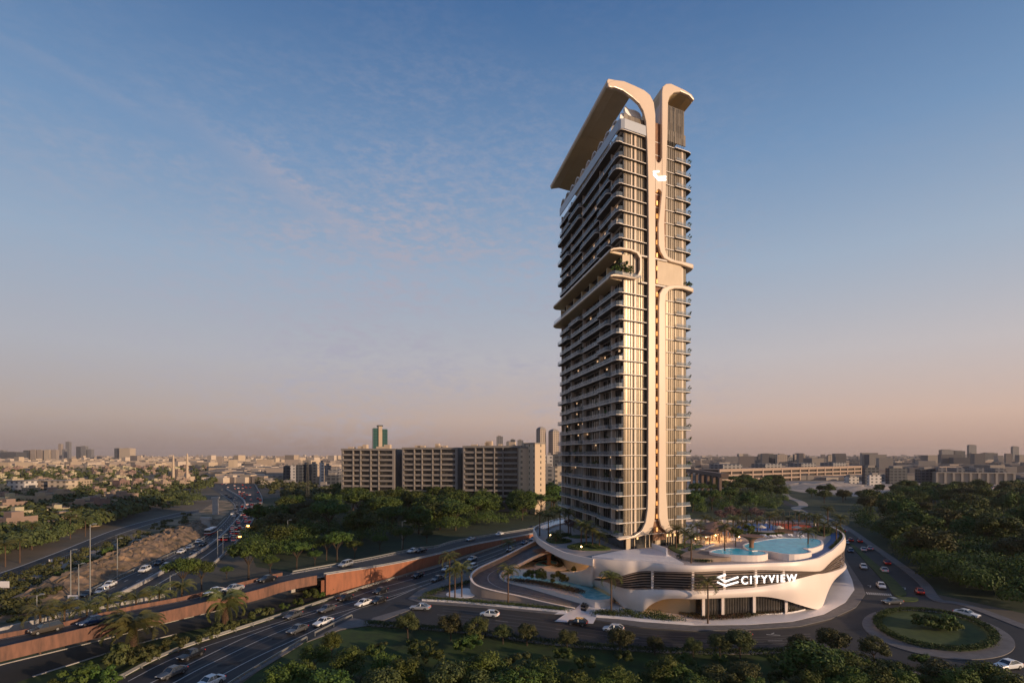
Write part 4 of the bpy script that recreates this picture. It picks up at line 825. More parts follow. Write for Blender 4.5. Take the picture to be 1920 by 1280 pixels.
# lounge seating glowing beside the tower
def sofa_proto():
    r=empty('lounge_sofa',(0,0,0)); mb=MB(); mb.box(-1.1,1.1,-.45,.45,.12,.42); mb.build('seat',M['fabric'],r,local=True)
    mb=MB(); mb.box(-1.1,1.1,.28,.45,.421,.85); mb.box(-1.1,-.9,-.45,.279,.421,.65); mb.box(.9,1.1,-.45,.279,.421,.65); mb.build('backrest',M['fabric'],r,local=True); return r
S0=sofa_proto()
for i,(x,y,rz,l) in enumerate([(1308,1012,30,'cream lounge sofa nearest the tower'),(1318,1009,-20,'second cream lounge sofa from the tower'),(1328,1007,10,'middle cream lounge sofa under the timber roof edge'),(1338,1005,-15,'fourth cream lounge sofa from the tower'),(1347,1003,20,'cream lounge sofa farthest from the tower'),(1315,1017,160,'cream lounge sofa facing the others near the sun loungers')]):
    o=S0 if i==0 else copy_tree(S0); o.location=G(x,y,DK); o.rotation_euler=(0,0,R(rz)); tag(o,l,'sofa','cream lounge sofas on the deck')
for x,y,l in ((1304,1016,'glowing bollard lamp nearest the tower'),(1324,1012,'glowing bollard lamp between the sofas'),(1342,1009,'glowing bollard lamp at the right of the sofas'),(1386,1012,'glowing bollard lamp by the small green trees'),(1032,1009,'glowing bollard lamp in the left bed of the upper garden'),(1090,1031,'glowing bollard lamp on the large bed of the upper garden')):
    q=G(x,y,DK); r_=empty('bollard_lamp',q,0,l,'lamp'); mb=MB(); mb.tube([(q[0],q[1],DK),(q[0],q[1],DK+.8)],.07,6); mb.build('post',M['steel'],r_); mb=MB(); mb.tube([(q[0],q[1],DK+.8),(q[0],q[1],DK+1.1)],.16,8); mb.build('lamp',M['lamp'],r_)
# ------------------------------------------------------------ vegetation
def crown_mesh(name,rx,ry,rz,cz,lobes,leaf,per,m,seed,flat=False):
    r=random.Random(seed); mb=MB()
    for i in range(lobes):
        a=r.uniform(0,2*math.pi); el=math.asin(r.uniform(-.55,1)) ; d=r.uniform(.45,.80)
        cx,cy,c_z=rx*d*math.cos(a)*math.cos(el),ry*d*math.sin(a)*math.cos(el),cz+rz*d*math.sin(el)*(1 if not flat else .8)
        lr=r.uniform(.24,.42)*(rx+rz)/2
        for k_ in range(per):
            u=r.uniform(-1,1); t=r.uniform(0,2*math.pi); s_=math.sqrt(1-u*u); q=r.uniform(.55,1.12)
            n=Vector((s_*math.cos(t),s_*math.sin(t),u)); p=Vector((cx,cy,c_z))+Vector((n.x*lr,n.y*lr,n.z*lr*.75))*q
            nn=(n+Vector((r.uniform(-.7,.7),r.uniform(-.7,.7),r.uniform(-.3,.9)))).normalized()
            a1=nn.cross(Vector((r.uniform(-1,1),r.uniform(-1,1),r.uniform(-1,1)))).normalized(); a2=nn.cross(a1); L_=leaf*r.uniform(.6,1.25)
            mb.add([p-a1*L_*.5,p+a2*L_*.3,p+a1*L_*.55,p-a2*L_*.3],[(0,1,2,3)])
    return mb.mesh(name,m)
def trunk_mesh(name,h,r0,spread,seed,nb=5):
    r=random.Random(seed); mb=MB(); bx,by=r.uniform(-.3,.3),r.uniform(-.3,.3)
    mb.tube([(0,0,-.3),(bx*.4,by*.4,h*.4),(bx,by,h)],[r0*1.3,r0,r0*.75],8)
    for i in range(nb):
        a=2*math.pi*i/nb+r.uniform(-.3,.3); mb.tube([(bx*.8,by*.8,h*.75),(bx+spread*.4*math.cos(a),by+spread*.4*math.sin(a),h*1.15),(bx+spread*math.cos(a),by+spread*math.sin(a),h*1.5)],[r0*.55,r0*.4,r0*.15],6)
    return mb.mesh(name,M['bark'])
def cobj(name,me,parent=None):
    o=bpy.data.objects.new(name,me); COL.objects.link(o); o.parent=parent; return o
PROT={}
def tree_proto(key,*c):
    r=empty(key[0]); cobj('crown',c[0],r); cobj('trunk',c[1],r); PROT.setdefault(key[0],[]).append([r,False]); return r
for i in range(4):   # wood trees 10 m reference
    tree_proto(('broadleaf_tree',),crown_mesh('crown',5.2,5.2,3.9,5.9,38,.62,110,M['leaf'],i+1),trunk_mesh('trunk',3.6,.24,3.0,i))
for i in range(3):   # flat-topped umbrella trees
    tree_proto(('umbrella_tree',),crown_mesh('crown',5.4,5.0,2.3,7.4,34,.55,110,M['leaf'],i+11,True),trunk_mesh('trunk',4.8,.22,3.0,i+5,6))
for i in range(3):   # bright foreground trees
    tree_proto(('leafy_tree',),crown_mesh('crown',4.2,4.2,3.9,5.4,34,.42,170,M['leaf2'],i+21),trunk_mesh('trunk',3.0,.22,2.0,i+9))
for i in range(3):
    tree_proto(('roadside_tree',),crown_mesh('crown',4.4,4.4,3.7,6.0,34,.5,150,M['leaf3'],i+31),trunk_mesh('trunk',3.8,.2,2.2,i+14))
def place(kind,x,y,z,h,lab,grp,sq=1.0,seed=None):
    P=PROT[kind]; pr=P[random.randrange(len(P))] if seed is None else P[seed%len(P)]
    if not pr[1]: o=pr[0]; pr[1]=True
    else: o=copy_tree(pr[0])
    s_=h/10; o.location=(x,y,z); o.scale=(s_*sq,s_*sq,s_); o.rotation_euler=(0,0,random.uniform(0,6.28)); return tag(o,lab,'tree',grp)
def T(kind,px,py,ytop,lab,grp,z=0,sq=1.0):
    x,y,_=G(px,py,z); h=(H-(ytop-HZ)*y/FPX)-z; return place(kind,x,y,z,max(h,1.5),lab,grp,sq)
# foreground belt
for px,py,yt,sq,l in [(622,1232,1178,1.0,'bright green tree at the near guardrail end, touching the junction corner'),(590,1262,1196,1.1,'bright rounded tree by the near guardrail behind the lowest road lane'),(655,1288,1205,1.1,'bright tree second from the near guardrail at the bottom'),(720,1300,1215,1.0,'olive green tree at the bottom, left of the dark lawn strip'),(560,1312,1228,1.0,'bushy tree in the bottom verge beside the road'),(760,1318,1236,1.0,'low bright tree cut by the photo bottom left of the tall pair'),(905,1322,1212,1.1,'tall yellow-green tree at the bottom, left of centre'),(860,1326,1238,1.0,'yellow-green bush-like tree left of the tall one at the bottom'),(975,1330,1238,1.1,'bright tree at the bottom centre'),(1025,1322,1228,1.2,'broad yellow-green tree at the bottom centre'),(1090,1338,1248,1.0,'bright tree low at the bottom right of centre'),(1130,1340,1258,1.0,'small bright tree at the bottom below the front hedge'),(1560,1326,1232,1.1,'bright tree at the bottom below the roundabout entry'),(1590,1300,1210,1.0,'tall bright tree at the bottom left of the roundabout'),(1640,1330,1228,1.1,'bright tree at the bottom under the roundabout kerb'),(1520,1332,1248,1.0,'low bright tree left of the group below the roundabout'),(1690,1334,1245,1.0,'bright tree at the bottom between roundabout and verge'),(1800,1340,1240,1.0,'bright tree at the bottom right under the roundabout'),(1845,1320,1222,1.1,'tall bright tree at the bottom right next to the white sedan'),(1890,1345,1250,1.0,'bright tree in the bottom right corner'),(1420,1345,1262,1.0,'low tree at the bottom below the front hedge, right half'),(1230,1345,1266,1.1,'low dark tree at the bottom below the front hedge, left half')]:
    T('leafy_tree',px,py,yt,l,None,sq=sq)
for i,(px,py,yt) in enumerate([(765,1196,1146),(845,1200,1148),(893,1204,1152),(943,1207,1168),(988,1210,1166),(1063,1219,1176),(1163,1226,1170),(1350,1232,1182),(1388,1234,1176),(1500,1236,1186),(1560,1234,1170),(1228,1228,1190),(1640,1246,1190),(1300,1231,1192)]):
    T('roadside_tree',px,py,yt,'roadside tree %s from the left along the near kerb of the front road'%['one','two','three','four','five','six','seven','eleven','twelve','thirteen','fourteen','eight','fifteen','nine'][i],'roadside trees along the front road',sq=1.15)
# trees behind the raised road
for px,py,yt,l in [(342,1112,1042,'umbrella tree behind the raised road above the palm row'),(378,1106,1050,'second umbrella tree behind the raised road'),(466,1088,1010,'large dark umbrella tree behind the raised road parapet'),(556,1066,1012,'umbrella tree behind the guardrail of the raised road'),(425,1085,1060,'small round tree beside the large dark umbrella tree'),(632,1052,993,'umbrella tree with tall trunk left of the silver suv'),(612,1050,1000,'umbrella tree left of the tall-trunked one above the silver suv'),(665,1046,1010,'round tree right of the silver suv beyond the guardrail'),(590,1060,1030,'low round tree by the start of the guardrail'),(506,1075,1040,'round tree between two umbrella trees behind the raised road'),(712,1034,1000,'umbrella tree beyond the guardrail left of the white and dark cars'),(755,1030,985,'tall umbrella tree beyond the guardrail by the lamp post'),(800,1018,992,'round tree beyond the guardrail near the path')]:
    T('umbrella_tree',px,py,yt,l,None)
def scatter(poly,n_,kinds,hr,lab,grp,mind,seed,avoid=()):
    r=random.Random(seed); pts=[]; W_=[G(a,b) for a,b in poly]; xs=[p[0] for p in W_]; ys=[p[1] for p in W_]; tries=0; P2=[(p[0],p[1]) for p in W_]; A2=[[G(a,b)[:2] for a,b in q] for q in avoid]
    while len(pts)<n_ and tries<20000:
        tries+=1; x,y=r.uniform(min(xs),max(xs)),r.uniform(min(ys),max(ys))
        if not inpoly(x,y,P2) or any(inpoly(x,y,q) for q in A2): continue
        if any((x-a)**2+(y-b)**2<mind**2 for a,b in pts): continue
        pts.append((x,y)); hh=r.uniform(*hr); q_=pix(x,y,0); xa,xb=min(p[0] for p in poly),min(1920,max(p[0] for p in poly)); ya,yb=min(p[1] for p in poly),max(p[1] for p in poly)
        dsc=('back edge','back part','middle','front part','front edge')[min(4,max(0,int((q_[1]-ya)/(yb-ya)*5)))]+' '+('far left','left','centre','right','far right')[min(4,max(0,int((q_[0]-xa)/(xb-xa)*5)))]; sz='tall' if hh>(hr[0]+hr[1])/2 else 'lower'
        place(r.choice(kinds),x,y,0,hh,'%s dark green tree, %s of %s'%(sz,dsc,lab),'%s: %s trees, %s'%(grp,sz,dsc),r.uniform(1.0,1.3))
    return pts
scatter([(575,960),(640,930),(800,925),(1060,920),(1062,970),(1000,976),(905,990),(860,1001),(760,1010),(640,1020),(575,1008)],100,['broadleaf_tree','broadleaf_tree','umbrella_tree'],(13,18),'the wood below the apartment blocks','wood below the apartment blocks',6.5,1)
scatter([(470,1062),(450,1020),(480,975),(500,955),(560,950),(600,975),(620,1015),(560,1042)],17,['roadside_tree','broadleaf_tree'],(10,13),'the hollow beside the highway','trees in the hollow',8,2)
scatter([(1600,958),(1640,935),(1700,928),(1800,925),(2050,925),(2050,1175),(1935,1168),(1820,1110),(1740,1080),(1650,1010),(1590,978)],104,['broadleaf_tree','broadleaf_tree','roadside_tree'],(11,16),'the wood right of the avenue','wood right of the avenue',6.5,3,avoid=[[(1690,955),(1760,960),(1800,985),(1740,975)]])
scatter([(1290,950),(1320,925),(1400,908),(1475,912),(1490,932),(1455,945),(1468,958),(1400,965),(1300,968)],34,['broadleaf_tree','umbrella_tree'],(11,15),'the grove behind the podium','grove behind the podium',6.5,4)
scatter([(1500,925),(1590,920),(1650,928),(1600,950),(1560,955)],9,['broadleaf_tree','roadside_tree'],(8,11),'the clump at the avenue bend','trees at the avenue bend',7,5)
# palms
def palm_meshes(seed,fl,nf,nl,droop=1.0):
    r=random.Random(seed); mb=MB()
    for i in range(nf):
        a=2*math.pi*i*.381966*1.0+r.uniform(-.2,.2); el=R(r.uniform(-12,72)) if i>nf*.25 else R(r.uniform(55,85)); L_=fl*r.uniform(.85,1.08)
        pts=[]; x=0;z=0; e=el; seg=8
        for k_ in range(seg+1):
            pts.append((x,z,e)); x+=math.cos(e)*L_/seg; z+=math.sin(e)*L_/seg; e-=R(12*droop+k_*2.2*droop)
        ca,sa=math.cos(a),math.sin(a)
        W3=lambda x_,y_,z_:(x_*ca-y_*sa,x_*sa+y_*ca,z_)
        mb.tube([W3(p[0],0,p[1]) for p in pts],[.045*(1-k_/(seg+2)) for k_ in range(seg+1)],4)
        for k_ in range(nl):
            t=.12+.88*k_/nl; f=t*seg; j=min(int(f),seg-1); q=f-j; px_=pts[j][0]+(pts[j+1][0]-pts[j][0])*q; pz=pts[j][1]+(pts[j+1][1]-pts[j][1])*q
            ll__=fl*.24*math.sin(math.pi*(.15+.8*t))*r.uniform(.85,1.1); wd=fl*.022
            for s_ in (-1,1):
                tx,ty,tz=px_+ll__*.55,s_*ll__*.8,pz-ll__*.32+r.uniform(-.1,.1)*ll__
                mb.add([W3(px_-wd,0,pz),W3(px_+wd,0,pz),W3(tx+wd*.3,ty,tz),W3(tx-wd*.3,ty,tz)],[(0,1,2,3)])
    return mb.mesh('fronds',M['palm'])
PM=[palm_meshes(i,2.6,22,14) for i in range(3)]; PB=[palm_meshes(5,6.2,34,34,.8),palm_meshes(6,6.2,34,34,.9)]
PR=[palm_meshes(8,3.6,24,18,.9),palm_meshes(9,3.6,24,18,.9)]
tkm=MB(); tkm.tube([(0,0,-.3),(.05,0,.5),(0,0,1.0)],[.22,.16,.15],8); TKM=tkm.mesh('trunk',M['pbark'])
tkm=MB(); tkm.tube([(0,0,-.3),(0,0,.8),(0,0,1.0)],[.75,.6,.75],10); TKB=tkm.mesh('trunk',M['pbark'])
def palm(px,py,yc,lab,z=0,kind=PM,tk=None,grp=None,sc_=1,Y=None):
    if Y: x,y=(px-960)*Y/FPX,Y
    else: x,y,_=G(px,py,z)
    hc=H-(yc-HZ)*y/FPX-z; r=empty('palm_tree',(x,y,z),random.uniform(0,6),lab,'palm tree',grp); f=cobj('fronds',random.choice(kind),r); f.location=(0,0,hc); f.scale=(sc_,)*3
    t=cobj('trunk',tk or TKM,r); t.scale=(1,1,hc); return r
palm(250,1230,1176,'very large date palm with thick trunk, nearest the lower left road',0,PB[:1],TKB)
palm(422,1168,1128,'very large date palm below the bridge span, right of the nearest one',0,PB[1:],TKB)
for i,(px,yc,Y) in enumerate([(75,1150,101),(121,1141,105),(163,1141,108),(202,1128,111),(255,1122,116),(299,1112,120),(341,1101,124)]):
    palm(px,0,yc,'date palm %s from the left in the row behind the raised road'%['first','second','third','fourth','fifth','sixth','seventh'][i],0,PR,None,'row of palms behind the raised road',1.15,Y)
for px,py,yc,l in [(953,1128,1070,'tall slim palm in front of the curving ramp'),(1146,1148,1082,'tall slim palm on the lawn beside the driveway'),(1327,1168,1092,'tall slim palm in front of the shop glazing'),(843,1119,1046,'leftmost tall palm of the cluster at the pointed end of the plot'),(853,1120,1070,'middle palm of the cluster at the pointed end of the plot'),(866,1118,1064,'right palm of the cluster at the pointed end of the plot'),(954,1034,1018,'short palm on the verge between the two main carriageways'),(975,1070,1054,'short bushy palm in the lower garden beside the ramp')]:
    palm(px,py,yc,l,0.2 if px>790 else 0,PM,None,None,1.5)
dp=[(1296,1055,1009,'palm at the front edge of the deck left of the stone terrace'),(1359,1042,990,'tall palm beside the small pool'),(1515,1030,998,'palm standing at the right end of the large pool'),(1375,1000,974,'palm at the left corner of the blue court'),(1420,996,976,'palm in front of the blue court'),(1443,990,968,'palm between the blue and the orange court, left one'),(1450,986,966,'palm between the blue and the orange court, right one'),(1478,985,974,'palm behind the orange court'),(1533,1000,972,'palm at the right end of the orange court'),(1526,996,970,'second palm at the right end of the orange court'),(1552,985,955,'tall palm on the right rim of the deck'),(1576,1000,972,'palm next to the running track bend'),(1568,1016,985,'low palm between running track and parapet'),(1307,1015,985,'palm right of the tower beside the pavilion'),(1322,990,972,'palm behind the large pavilion'),(1284,1028,1000,'palm on the lawn right of the lobby'),(1268,1030,993,'palm close to the right end of the lobby'),(1385,985,965,'palm behind the blue court'),(1460,975,962,'small palm behind both courts'),
    (1012,1004,964,'palm at the left rim of the upper garden'),(1028,1010,968,'second palm from the left in the upper garden'),(1050,1000,960,'third palm in the upper garden beside the pale pool'),(1066,1004,962,'palm beside the tower in the upper garden'),(1042,1017,1003,'short lit palm in the middle of the upper garden'),(1090,1024,984,'left palm of the trio on the large garden bed'),(1099,1026,986,'middle palm of the trio on the large garden bed'),(1111,1027,994,'right palm of the trio on the large garden bed'),(1124,1028,1004,'small palm next to the lobby glazing'),(1400,980,964,'palm at the back edge of the blue court'),(1498,978,964,'palm at the back of the orange court'),(1512,984,968,'palm behind the right half of the orange court'),(1340,1000,978,'palm in front of the large pavilion'),(1545,1006,984,'palm on the hedge block right of the courts'),(1392,1004,984,'palm behind the brown mushroom canopy')]
for px,py,yc,l in dp: palm(px,py,yc,l,DK,PM,None,None,1.35)
for px,py,yc,l in [(10,1062,1022,'palm at the left photo edge beyond the service road'),(37,1055,1014,'palm second from the left edge beyond the service road'),(132,1010,970,'tall palm among the brown trees left'),(60,1030,985,'palm behind the pair at the left edge'),(160,1005,975,'palm near the service road among dark trees')]: palm(px,py,yc,l,0,PR,None,None,1.2)
# shrubs, hedges
SH=[crown_mesh('shrub',1.3,1.3,.9,.9,9,.26,90,m,i+60) for i,m in enumerate([M['leaf2'],M['leaf'],M['leaf3'],M['hedge']])]
BL=crown_mesh('crown',2.4,2.4,1.5,3.4,14,.3,90,M['blossom'],77)
def shrub(px,py,s_,lab,z=0,k_=0,grp=None): o=cobj('shrub',SH[k_]); o.location=G(px,py,z); o.scale=(s_,)*3; o.rotation_euler=(0,0,random.uniform(0,6)); return tag(o,lab,'shrub',grp)
def shrubs(line_,n_,sr,lab,z,k_,grp,jit=.6):
    c=resamp([G(a,b,z) for a,b in line_],n_)
    for i,p in enumerate(c):
        w_=('left end','left part','middle','right part','right end')[int(i*5/len(c))]; sz='small ' if i%3==0 else 'spreading ' if i%3==1 else ''
        o=cobj('shrub',SH[k_ if k_>=0 else random.randrange(4)]); o.location=(p[0]+random.uniform(-jit,jit),p[1]+random.uniform(-jit,jit),p[2]); s_=random.uniform(*sr); s_*={'small ':.75,'spreading ':1.2,'':1}[sz]; o.scale=(s_,s_,s_*random.uniform(.8,1.2)); o.rotation_euler=(0,0,random.uniform(0,6)); tag(o,'%s%s, %s'%(sz,lab,w_),'shrub','%s, %s%s'%(grp,sz,w_))
shrubs([(235,1262),(262,1252),(300,1235),(345,1212),(400,1190),(450,1172),(500,1155)],15,(.8,1.8),'dark shrub beside the far guardrail of the main road',0,2,'shrubs along the far guardrail',2.1)
shrubs([(510,1150),(560,1136),(610,1118),(650,1104)],10,(.9,1.5),'dark shrub at the foot of the orange retaining wall',0,1,'shrubs at the orange wall',1)
shrubs([(215,1245),(235,1250),(262,1248)],3,(1.6,2.1),'large olive shrub right of the nearest date palm',0,2,'large shrubs by the date palm',.8)
shrubs([(120,1290),(170,1282),(205,1285)],4,(1.6,2.1),'dark round shrub at the bottom left corner lawn',0,1,'shrubs on the corner lawn',1)
for i in range(60):
    px=random.uniform(640,1740); py=random.uniform(1192 if px<900 else 1232,1290)
    d_=('far left','left','centre','right','far right')[min(4,int((px-640)/220))]; e_=('near the hedge','in the middle','at the bottom')[0 if py<1238 else 1 if py<1262 else 2]
    shrub(px,py+8,random.uniform(.8,1.8),'low dark shrub on the front lawn, %s, %s'%(d_,e_),0,random.choice((1,2,1,0)),'front lawn shrubs, %s, %s'%(d_,e_))
rb=random.Random(44)
for i in range(34):
    px=540+i*37+rb.uniform(-14,14); by=rb.uniform(1298,1350); x,y,_=G(px,by); d_=('far left','left','left of centre','centre left','centre','under the driveway','under the sign','centre right','right of centre','right','under the roundabout','far right')[min(11,i//3)]
    h_=rb.uniform(3.6,8.2); sz='taller' if h_>6 else 'lower'; place(rb.choice(('leafy_tree','leafy_tree','roadside_tree','broadleaf_tree','umbrella_tree')),x,y,0,h_,'%s tree in the belt along the bottom of the photo, %s'%(sz,d_),'belt of trees at the bottom, %s, %s'%(d_,sz),rb.uniform(1,1.3))
for px,py,s_,l in [(1735,1184,2.3,'large dark shrub left in the middle of the roundabout'),(1754,1186,2.1,'dark shrub in the centre of the roundabout clump'),(1784,1187,1.9,'dark shrub at the right of the roundabout clump'),(1766,1178,2.1,'dark shrub at the back of the roundabout clump')]: shrub(px,py,s_,l,-.35,1)
for px,py,s_,l in [(995,1089,1.9,'round green bush in the pool bed, leftmost'),(1011,1090,2.1,'round green bush in the pool bed, middle'),(1047,1096,2.1,'round green bush in the pool bed, right')]: shrub(px,py,s_,l,1.8,0)
shrub(1086,1076,1.9,'olive bush in front of the lit grotto wall',2.4,2)
shrubs([(35,1200),(85,1143),(30,1150),(95,1120),(60,1128)],8,(1.0,1.9),'grey green shrub on the dry scrubland',0,2,'scrubland shrubs',5)
shrubs([(110,1098),(160,1070),(185,1062),(240,1045),(300,1020),(120,1080)],14,(1.0,2.2),'dark shrub between the dirt paths left',0,1,'shrubs between the dirt paths',5)
def hedge(pp,wd,h,lab,z=0,m='hedge',closed=None,dens=26,leaf=.13):
    c=closed or crom([G(a,b,z) for a,b in pp],5); n_=max(2,int(sum(math.dist(a,b) for a,b in zip(c,c[1:]))/.6)); c=resamp(c,n_); mb=MB(); r=random.Random(len(c))
    for p in c:
        for k_ in range(int(dens*2.6)):
            x=p[0]+r.uniform(-wd/2,wd/2); y=p[1]+r.uniform(-.5,.5)+r.uniform(-wd/2,wd/2)*.6; zz=z+h*r.random()**.4*r.uniform(.92,1.04)
            nn=Vector((r.uniform(-1,1),r.uniform(-1,1),r.uniform(-.1,1.2))).normalized(); a1=nn.cross(Vector((r.random(),r.random(),.3))).normalized(); a2=nn.cross(a1); L_=leaf*r.uniform(.7,1.3); P=Vector((x,y,zz)); mb.add([P-a1*L_,P+a2*L_*.7,P+a1*L_,P-a2*L_*.7],[(0,1,2,3)])
    return tag(mb.build('hedge',M[m]),lab,'hedge')
hedge([(690,1174),(780,1181),(911,1194),(1042,1212),(1200,1224),(1300,1228),(1400,1229),(1530,1225)],1.8,1.3,'long clipped hedge along the near kerb of the front road',0,dens=34)
hedge([(1600,1234),(1690,1262),(1744,1272),(1800,1300)],1.8,1.3,'hedge along the near kerb below the roundabout')
hedge(None,1.5,.9,'circular clipped hedge round the roundabout lawn',.2,closed=RBH,dens=44)
hedge([(795,1124),(860,1128),(930,1134),(1000,1140),(1060,1146)],3.0,.8,'low hedge bed between the ramp and the front road',.15,dens=34)
hedge([(798,1118),(830,1106),(868,1097),(880,1092)],2.2,.8,'low hedge along the pointed end of the plot beside the main road',.15,dens=30)
hedge([(962,1090),(1000,1094),(1040,1101),(1070,1108),(1086,1113)],3.4,.9,'reddish green planting bed beside the pale reflecting pool',1.6,'redleaf',dens=50)
hedge([(1124,1153),(1140,1149),(1162,1155)],4.5,.7,'low planting at the foot of the palm right of the driveway',.19,dens=60)
hedge([(1170,1146),(1185,1153),(1198,1160)],2.2,.7,'low planting strip left of the pointed foot of the podium',.19,dens=34)
hedge([(1215,1150),(1235,1158),(1262,1163)],5.5,.6,'low planting under the left arch by the stepping slabs',.19,dens=70)
hedge([(1285,1152),(1320,1160),(1380,1158),(1420,1152),(1480,1146)],3.2,.7,'reddish planting strip in front of the shop glazing',.19,'redleaf',dens=50)
hedge([(1465,1148),(1482,1146)],1.8,1.2,'round dark planting at the right end of the shop strip',.19,dens=60)
hedge([(1273,1045),(1300,1052),(1330,1054.5)],1.6,.7,'trailing planting along the stone terrace edge',DK,dens=30)
hedge([(1018,1058),(1030,1062),(1050,1061),(1056,1056)],1.6,.7,'planting ring round the bronze mushroom canopy',2.5,'redleaf',dens=36)
hedge([(1035,1012),(1052,1012),(1066,1015)],2.0,.6,'planting on the left bed of the upper garden',DK+.3,dens=30); hedge([(1075,1027),(1100,1023),(1130,1029)],3.2,.6,'planting on the large bed of the upper garden',DK+.3,dens=44)
hedge([(1040,1004),(1062,1002)],2.0,.5,'planting on the rear bed of the upper garden',DK+.3,dens=30)
hedge([(1525,996),(1548,993),(1556,1000)],3.5,.9,'green hedge block at the right of the orange court',DK+.3,dens=60)
hedge([(1560,1030),(1574,1017),(1580,1006),(1574,992)],1.4,.7,'planting strip along the right parapet of the deck',DK,dens=26)
hedge([(1405,1000),(1440,1003),(1465,1001)],1.6,.6,'low hedge behind the sun loungers',DK+.3,dens=30)
def bigbush(px,py,h,lab,m): 
    x,y,_=G(px,py,DK); r=empty('blossom_tree',(x,y,DK),0,lab,'tree'); c=cobj('crown',BL if m else SH[0],r); c.scale=((h/4.4,)*3 if m else (1.9,)*3); c.location=(0,0,0 if m else h-2.2); t=cobj('trunk',TKM,r); t.scale=(.8,.8,h*.6)
bigbush(1352,985,5.2,'mauve blossom tree behind the timber pavilion, left',True); bigbush(1374,984,6.4,'larger mauve blossom tree behind the timber pavilion',True); bigbush(1418,982,5.6,'mauve blossom tree behind the blue court',True)
bigbush(1070,1002,4.6,'mauve blossom tree in the upper garden by the tower',True); bigbush(1379,1024,4.0,'small round green tree above the small pool',False); bigbush(1403,1012,3.6,'small green tree by the brown mushroom canopy',False)
# plants on the tower balconies
PLT=[crown_mesh('plant',.55,.55,.7,.75,5,.2,26,m,90+i) for i,m in enumerate([M['leaf'],M['leaf2'],M['hedge']])]
nth=['first','second','third','fourth','fifth','sixth','seventh','eighth','ninth','tenth','eleventh','twelfth','thirteenth','fourteenth','fifteenth','sixteenth','seventeenth','eighteenth','nineteenth','twentieth']
r=random.Random(12)
for k_,z in enumerate(FL[:30]):
    if k_ in (19,20,21): continue
    d=['from the bottom','from the top'][k_>18]; nn=nth[k_] if k_<=18 else nth[29-k_]
    for j in range(r.choice((4,5,6)) if k_<14 else 2):
        v=r.uniform(0,53); o=cobj('balcony_plant',r.choice(PLT)); o.location=TP(-r.uniform(.7,1.3),v,z+.05); s_=r.uniform(.7,1.35); o.scale=(s_,s_,s_*r.uniform(.9,1.4)); o.rotation_euler=(0,0,r.uniform(0,6)); tag(o,'green plant on the %s floor %s, left face of the tower'%(nn,d),'plant','balcony plants, %s floor %s, left side'%(nn,d))
    for j in range(1 if k_>10 else 2):
        o=cobj('balcony_plant',r.choice(PLT)); o.location=TP(24.0,-.2+j*2.2,z+.05); s_=r.uniform(.7,1.2); o.scale=(s_,s_,s_*1.3); tag(o,'green plant on the %s floor %s, right corner of the tower'%(nn,d),'plant','balcony plants, %s floor %s, right corner'%(nn,d))
for j in range(7): o=cobj('balcony_plant',PLT[j%3]); o.location=TP(-2.2+j*.75,-.6+.3*(j%2),zL+.36); s_=2.1+.5*(j%3); o.scale=(s_,s_,s_); tag(o,'large plant at the front corner of the sky terrace halfway up the tower','plant','sky terrace corner plants')
for j in range(4): o=cobj('balcony_plant',PLT[j%3]); o.location=TP(22.8+j*.5,-.1,zR2+.45); o.scale=(1.4,)*3; tag(o,'plant on the right terrace slab halfway up the tower','plant','right terrace plants')
# ------------------------------------------------------------ cars
tyre=mat('tyre',(.015,.015,.016),.9); rim=mat('rim',(.35,.35,.36),.35,metal=.9); cglass=mat('car_glass',(.02,.024,.03),.05,spec=.9)
hl=mat('headlight_glass',(.7,.7,.7),.1,spec=.9); tl=mat('taillight',(.6,.02,.01),.3,emis=.25,ecol=(1,.05,.02))
CC={'dark':(.018,.02,.026),'grey':(.11,.115,.125),'silver':(.42,.43,.45),'white':(.70,.70,.70),'red':(.30,.022,.018),'blue':(.035,.06,.13),'bronze':(.10,.085,.07),'yellow':(.5,.3,.04)}
CP={k_:mat('car_paint_'+k_,v,.25,metal=.35 if k_ not in('white','red','yellow') else 0,spec=.7) for k_,v in CC.items()}
SPEC={'sedan':(4.75,1.84,1.45,[(2.36,.55,.62),(2.2,.72,.9),(1.2,.86,1),(.85,.93,1),(-1.5,.98,1),(-2.2,.96,.94),(-2.37,.8,.85)],[(.95,.9),(.2,1.43),(-.85,1.45),(-1.75,1.0)]),
 'suv':(4.7,1.9,1.75,[(2.34,.6,.7),(2.2,.85,.93),(1.3,1.0,1),(1.0,1.05,1),(-1.8,1.1,1),(-2.3,1.08,.96),(-2.36,.9,.9)],[(1.1,1.02),(.45,1.68),(-1.75,1.74),(-2.25,1.1)]),
 'hatchback':(4.2,1.8,1.5,[(2.1,.55,.66),(1.95,.75,.9),(1.1,.9,1),(.8,.95,1),(-1.6,1.0,1),(-2.05,.98,.95),(-2.1,.8,.9)],[(.95,.93),(.3,1.46),(-1.2,1.48),(-1.95,1.02)])}
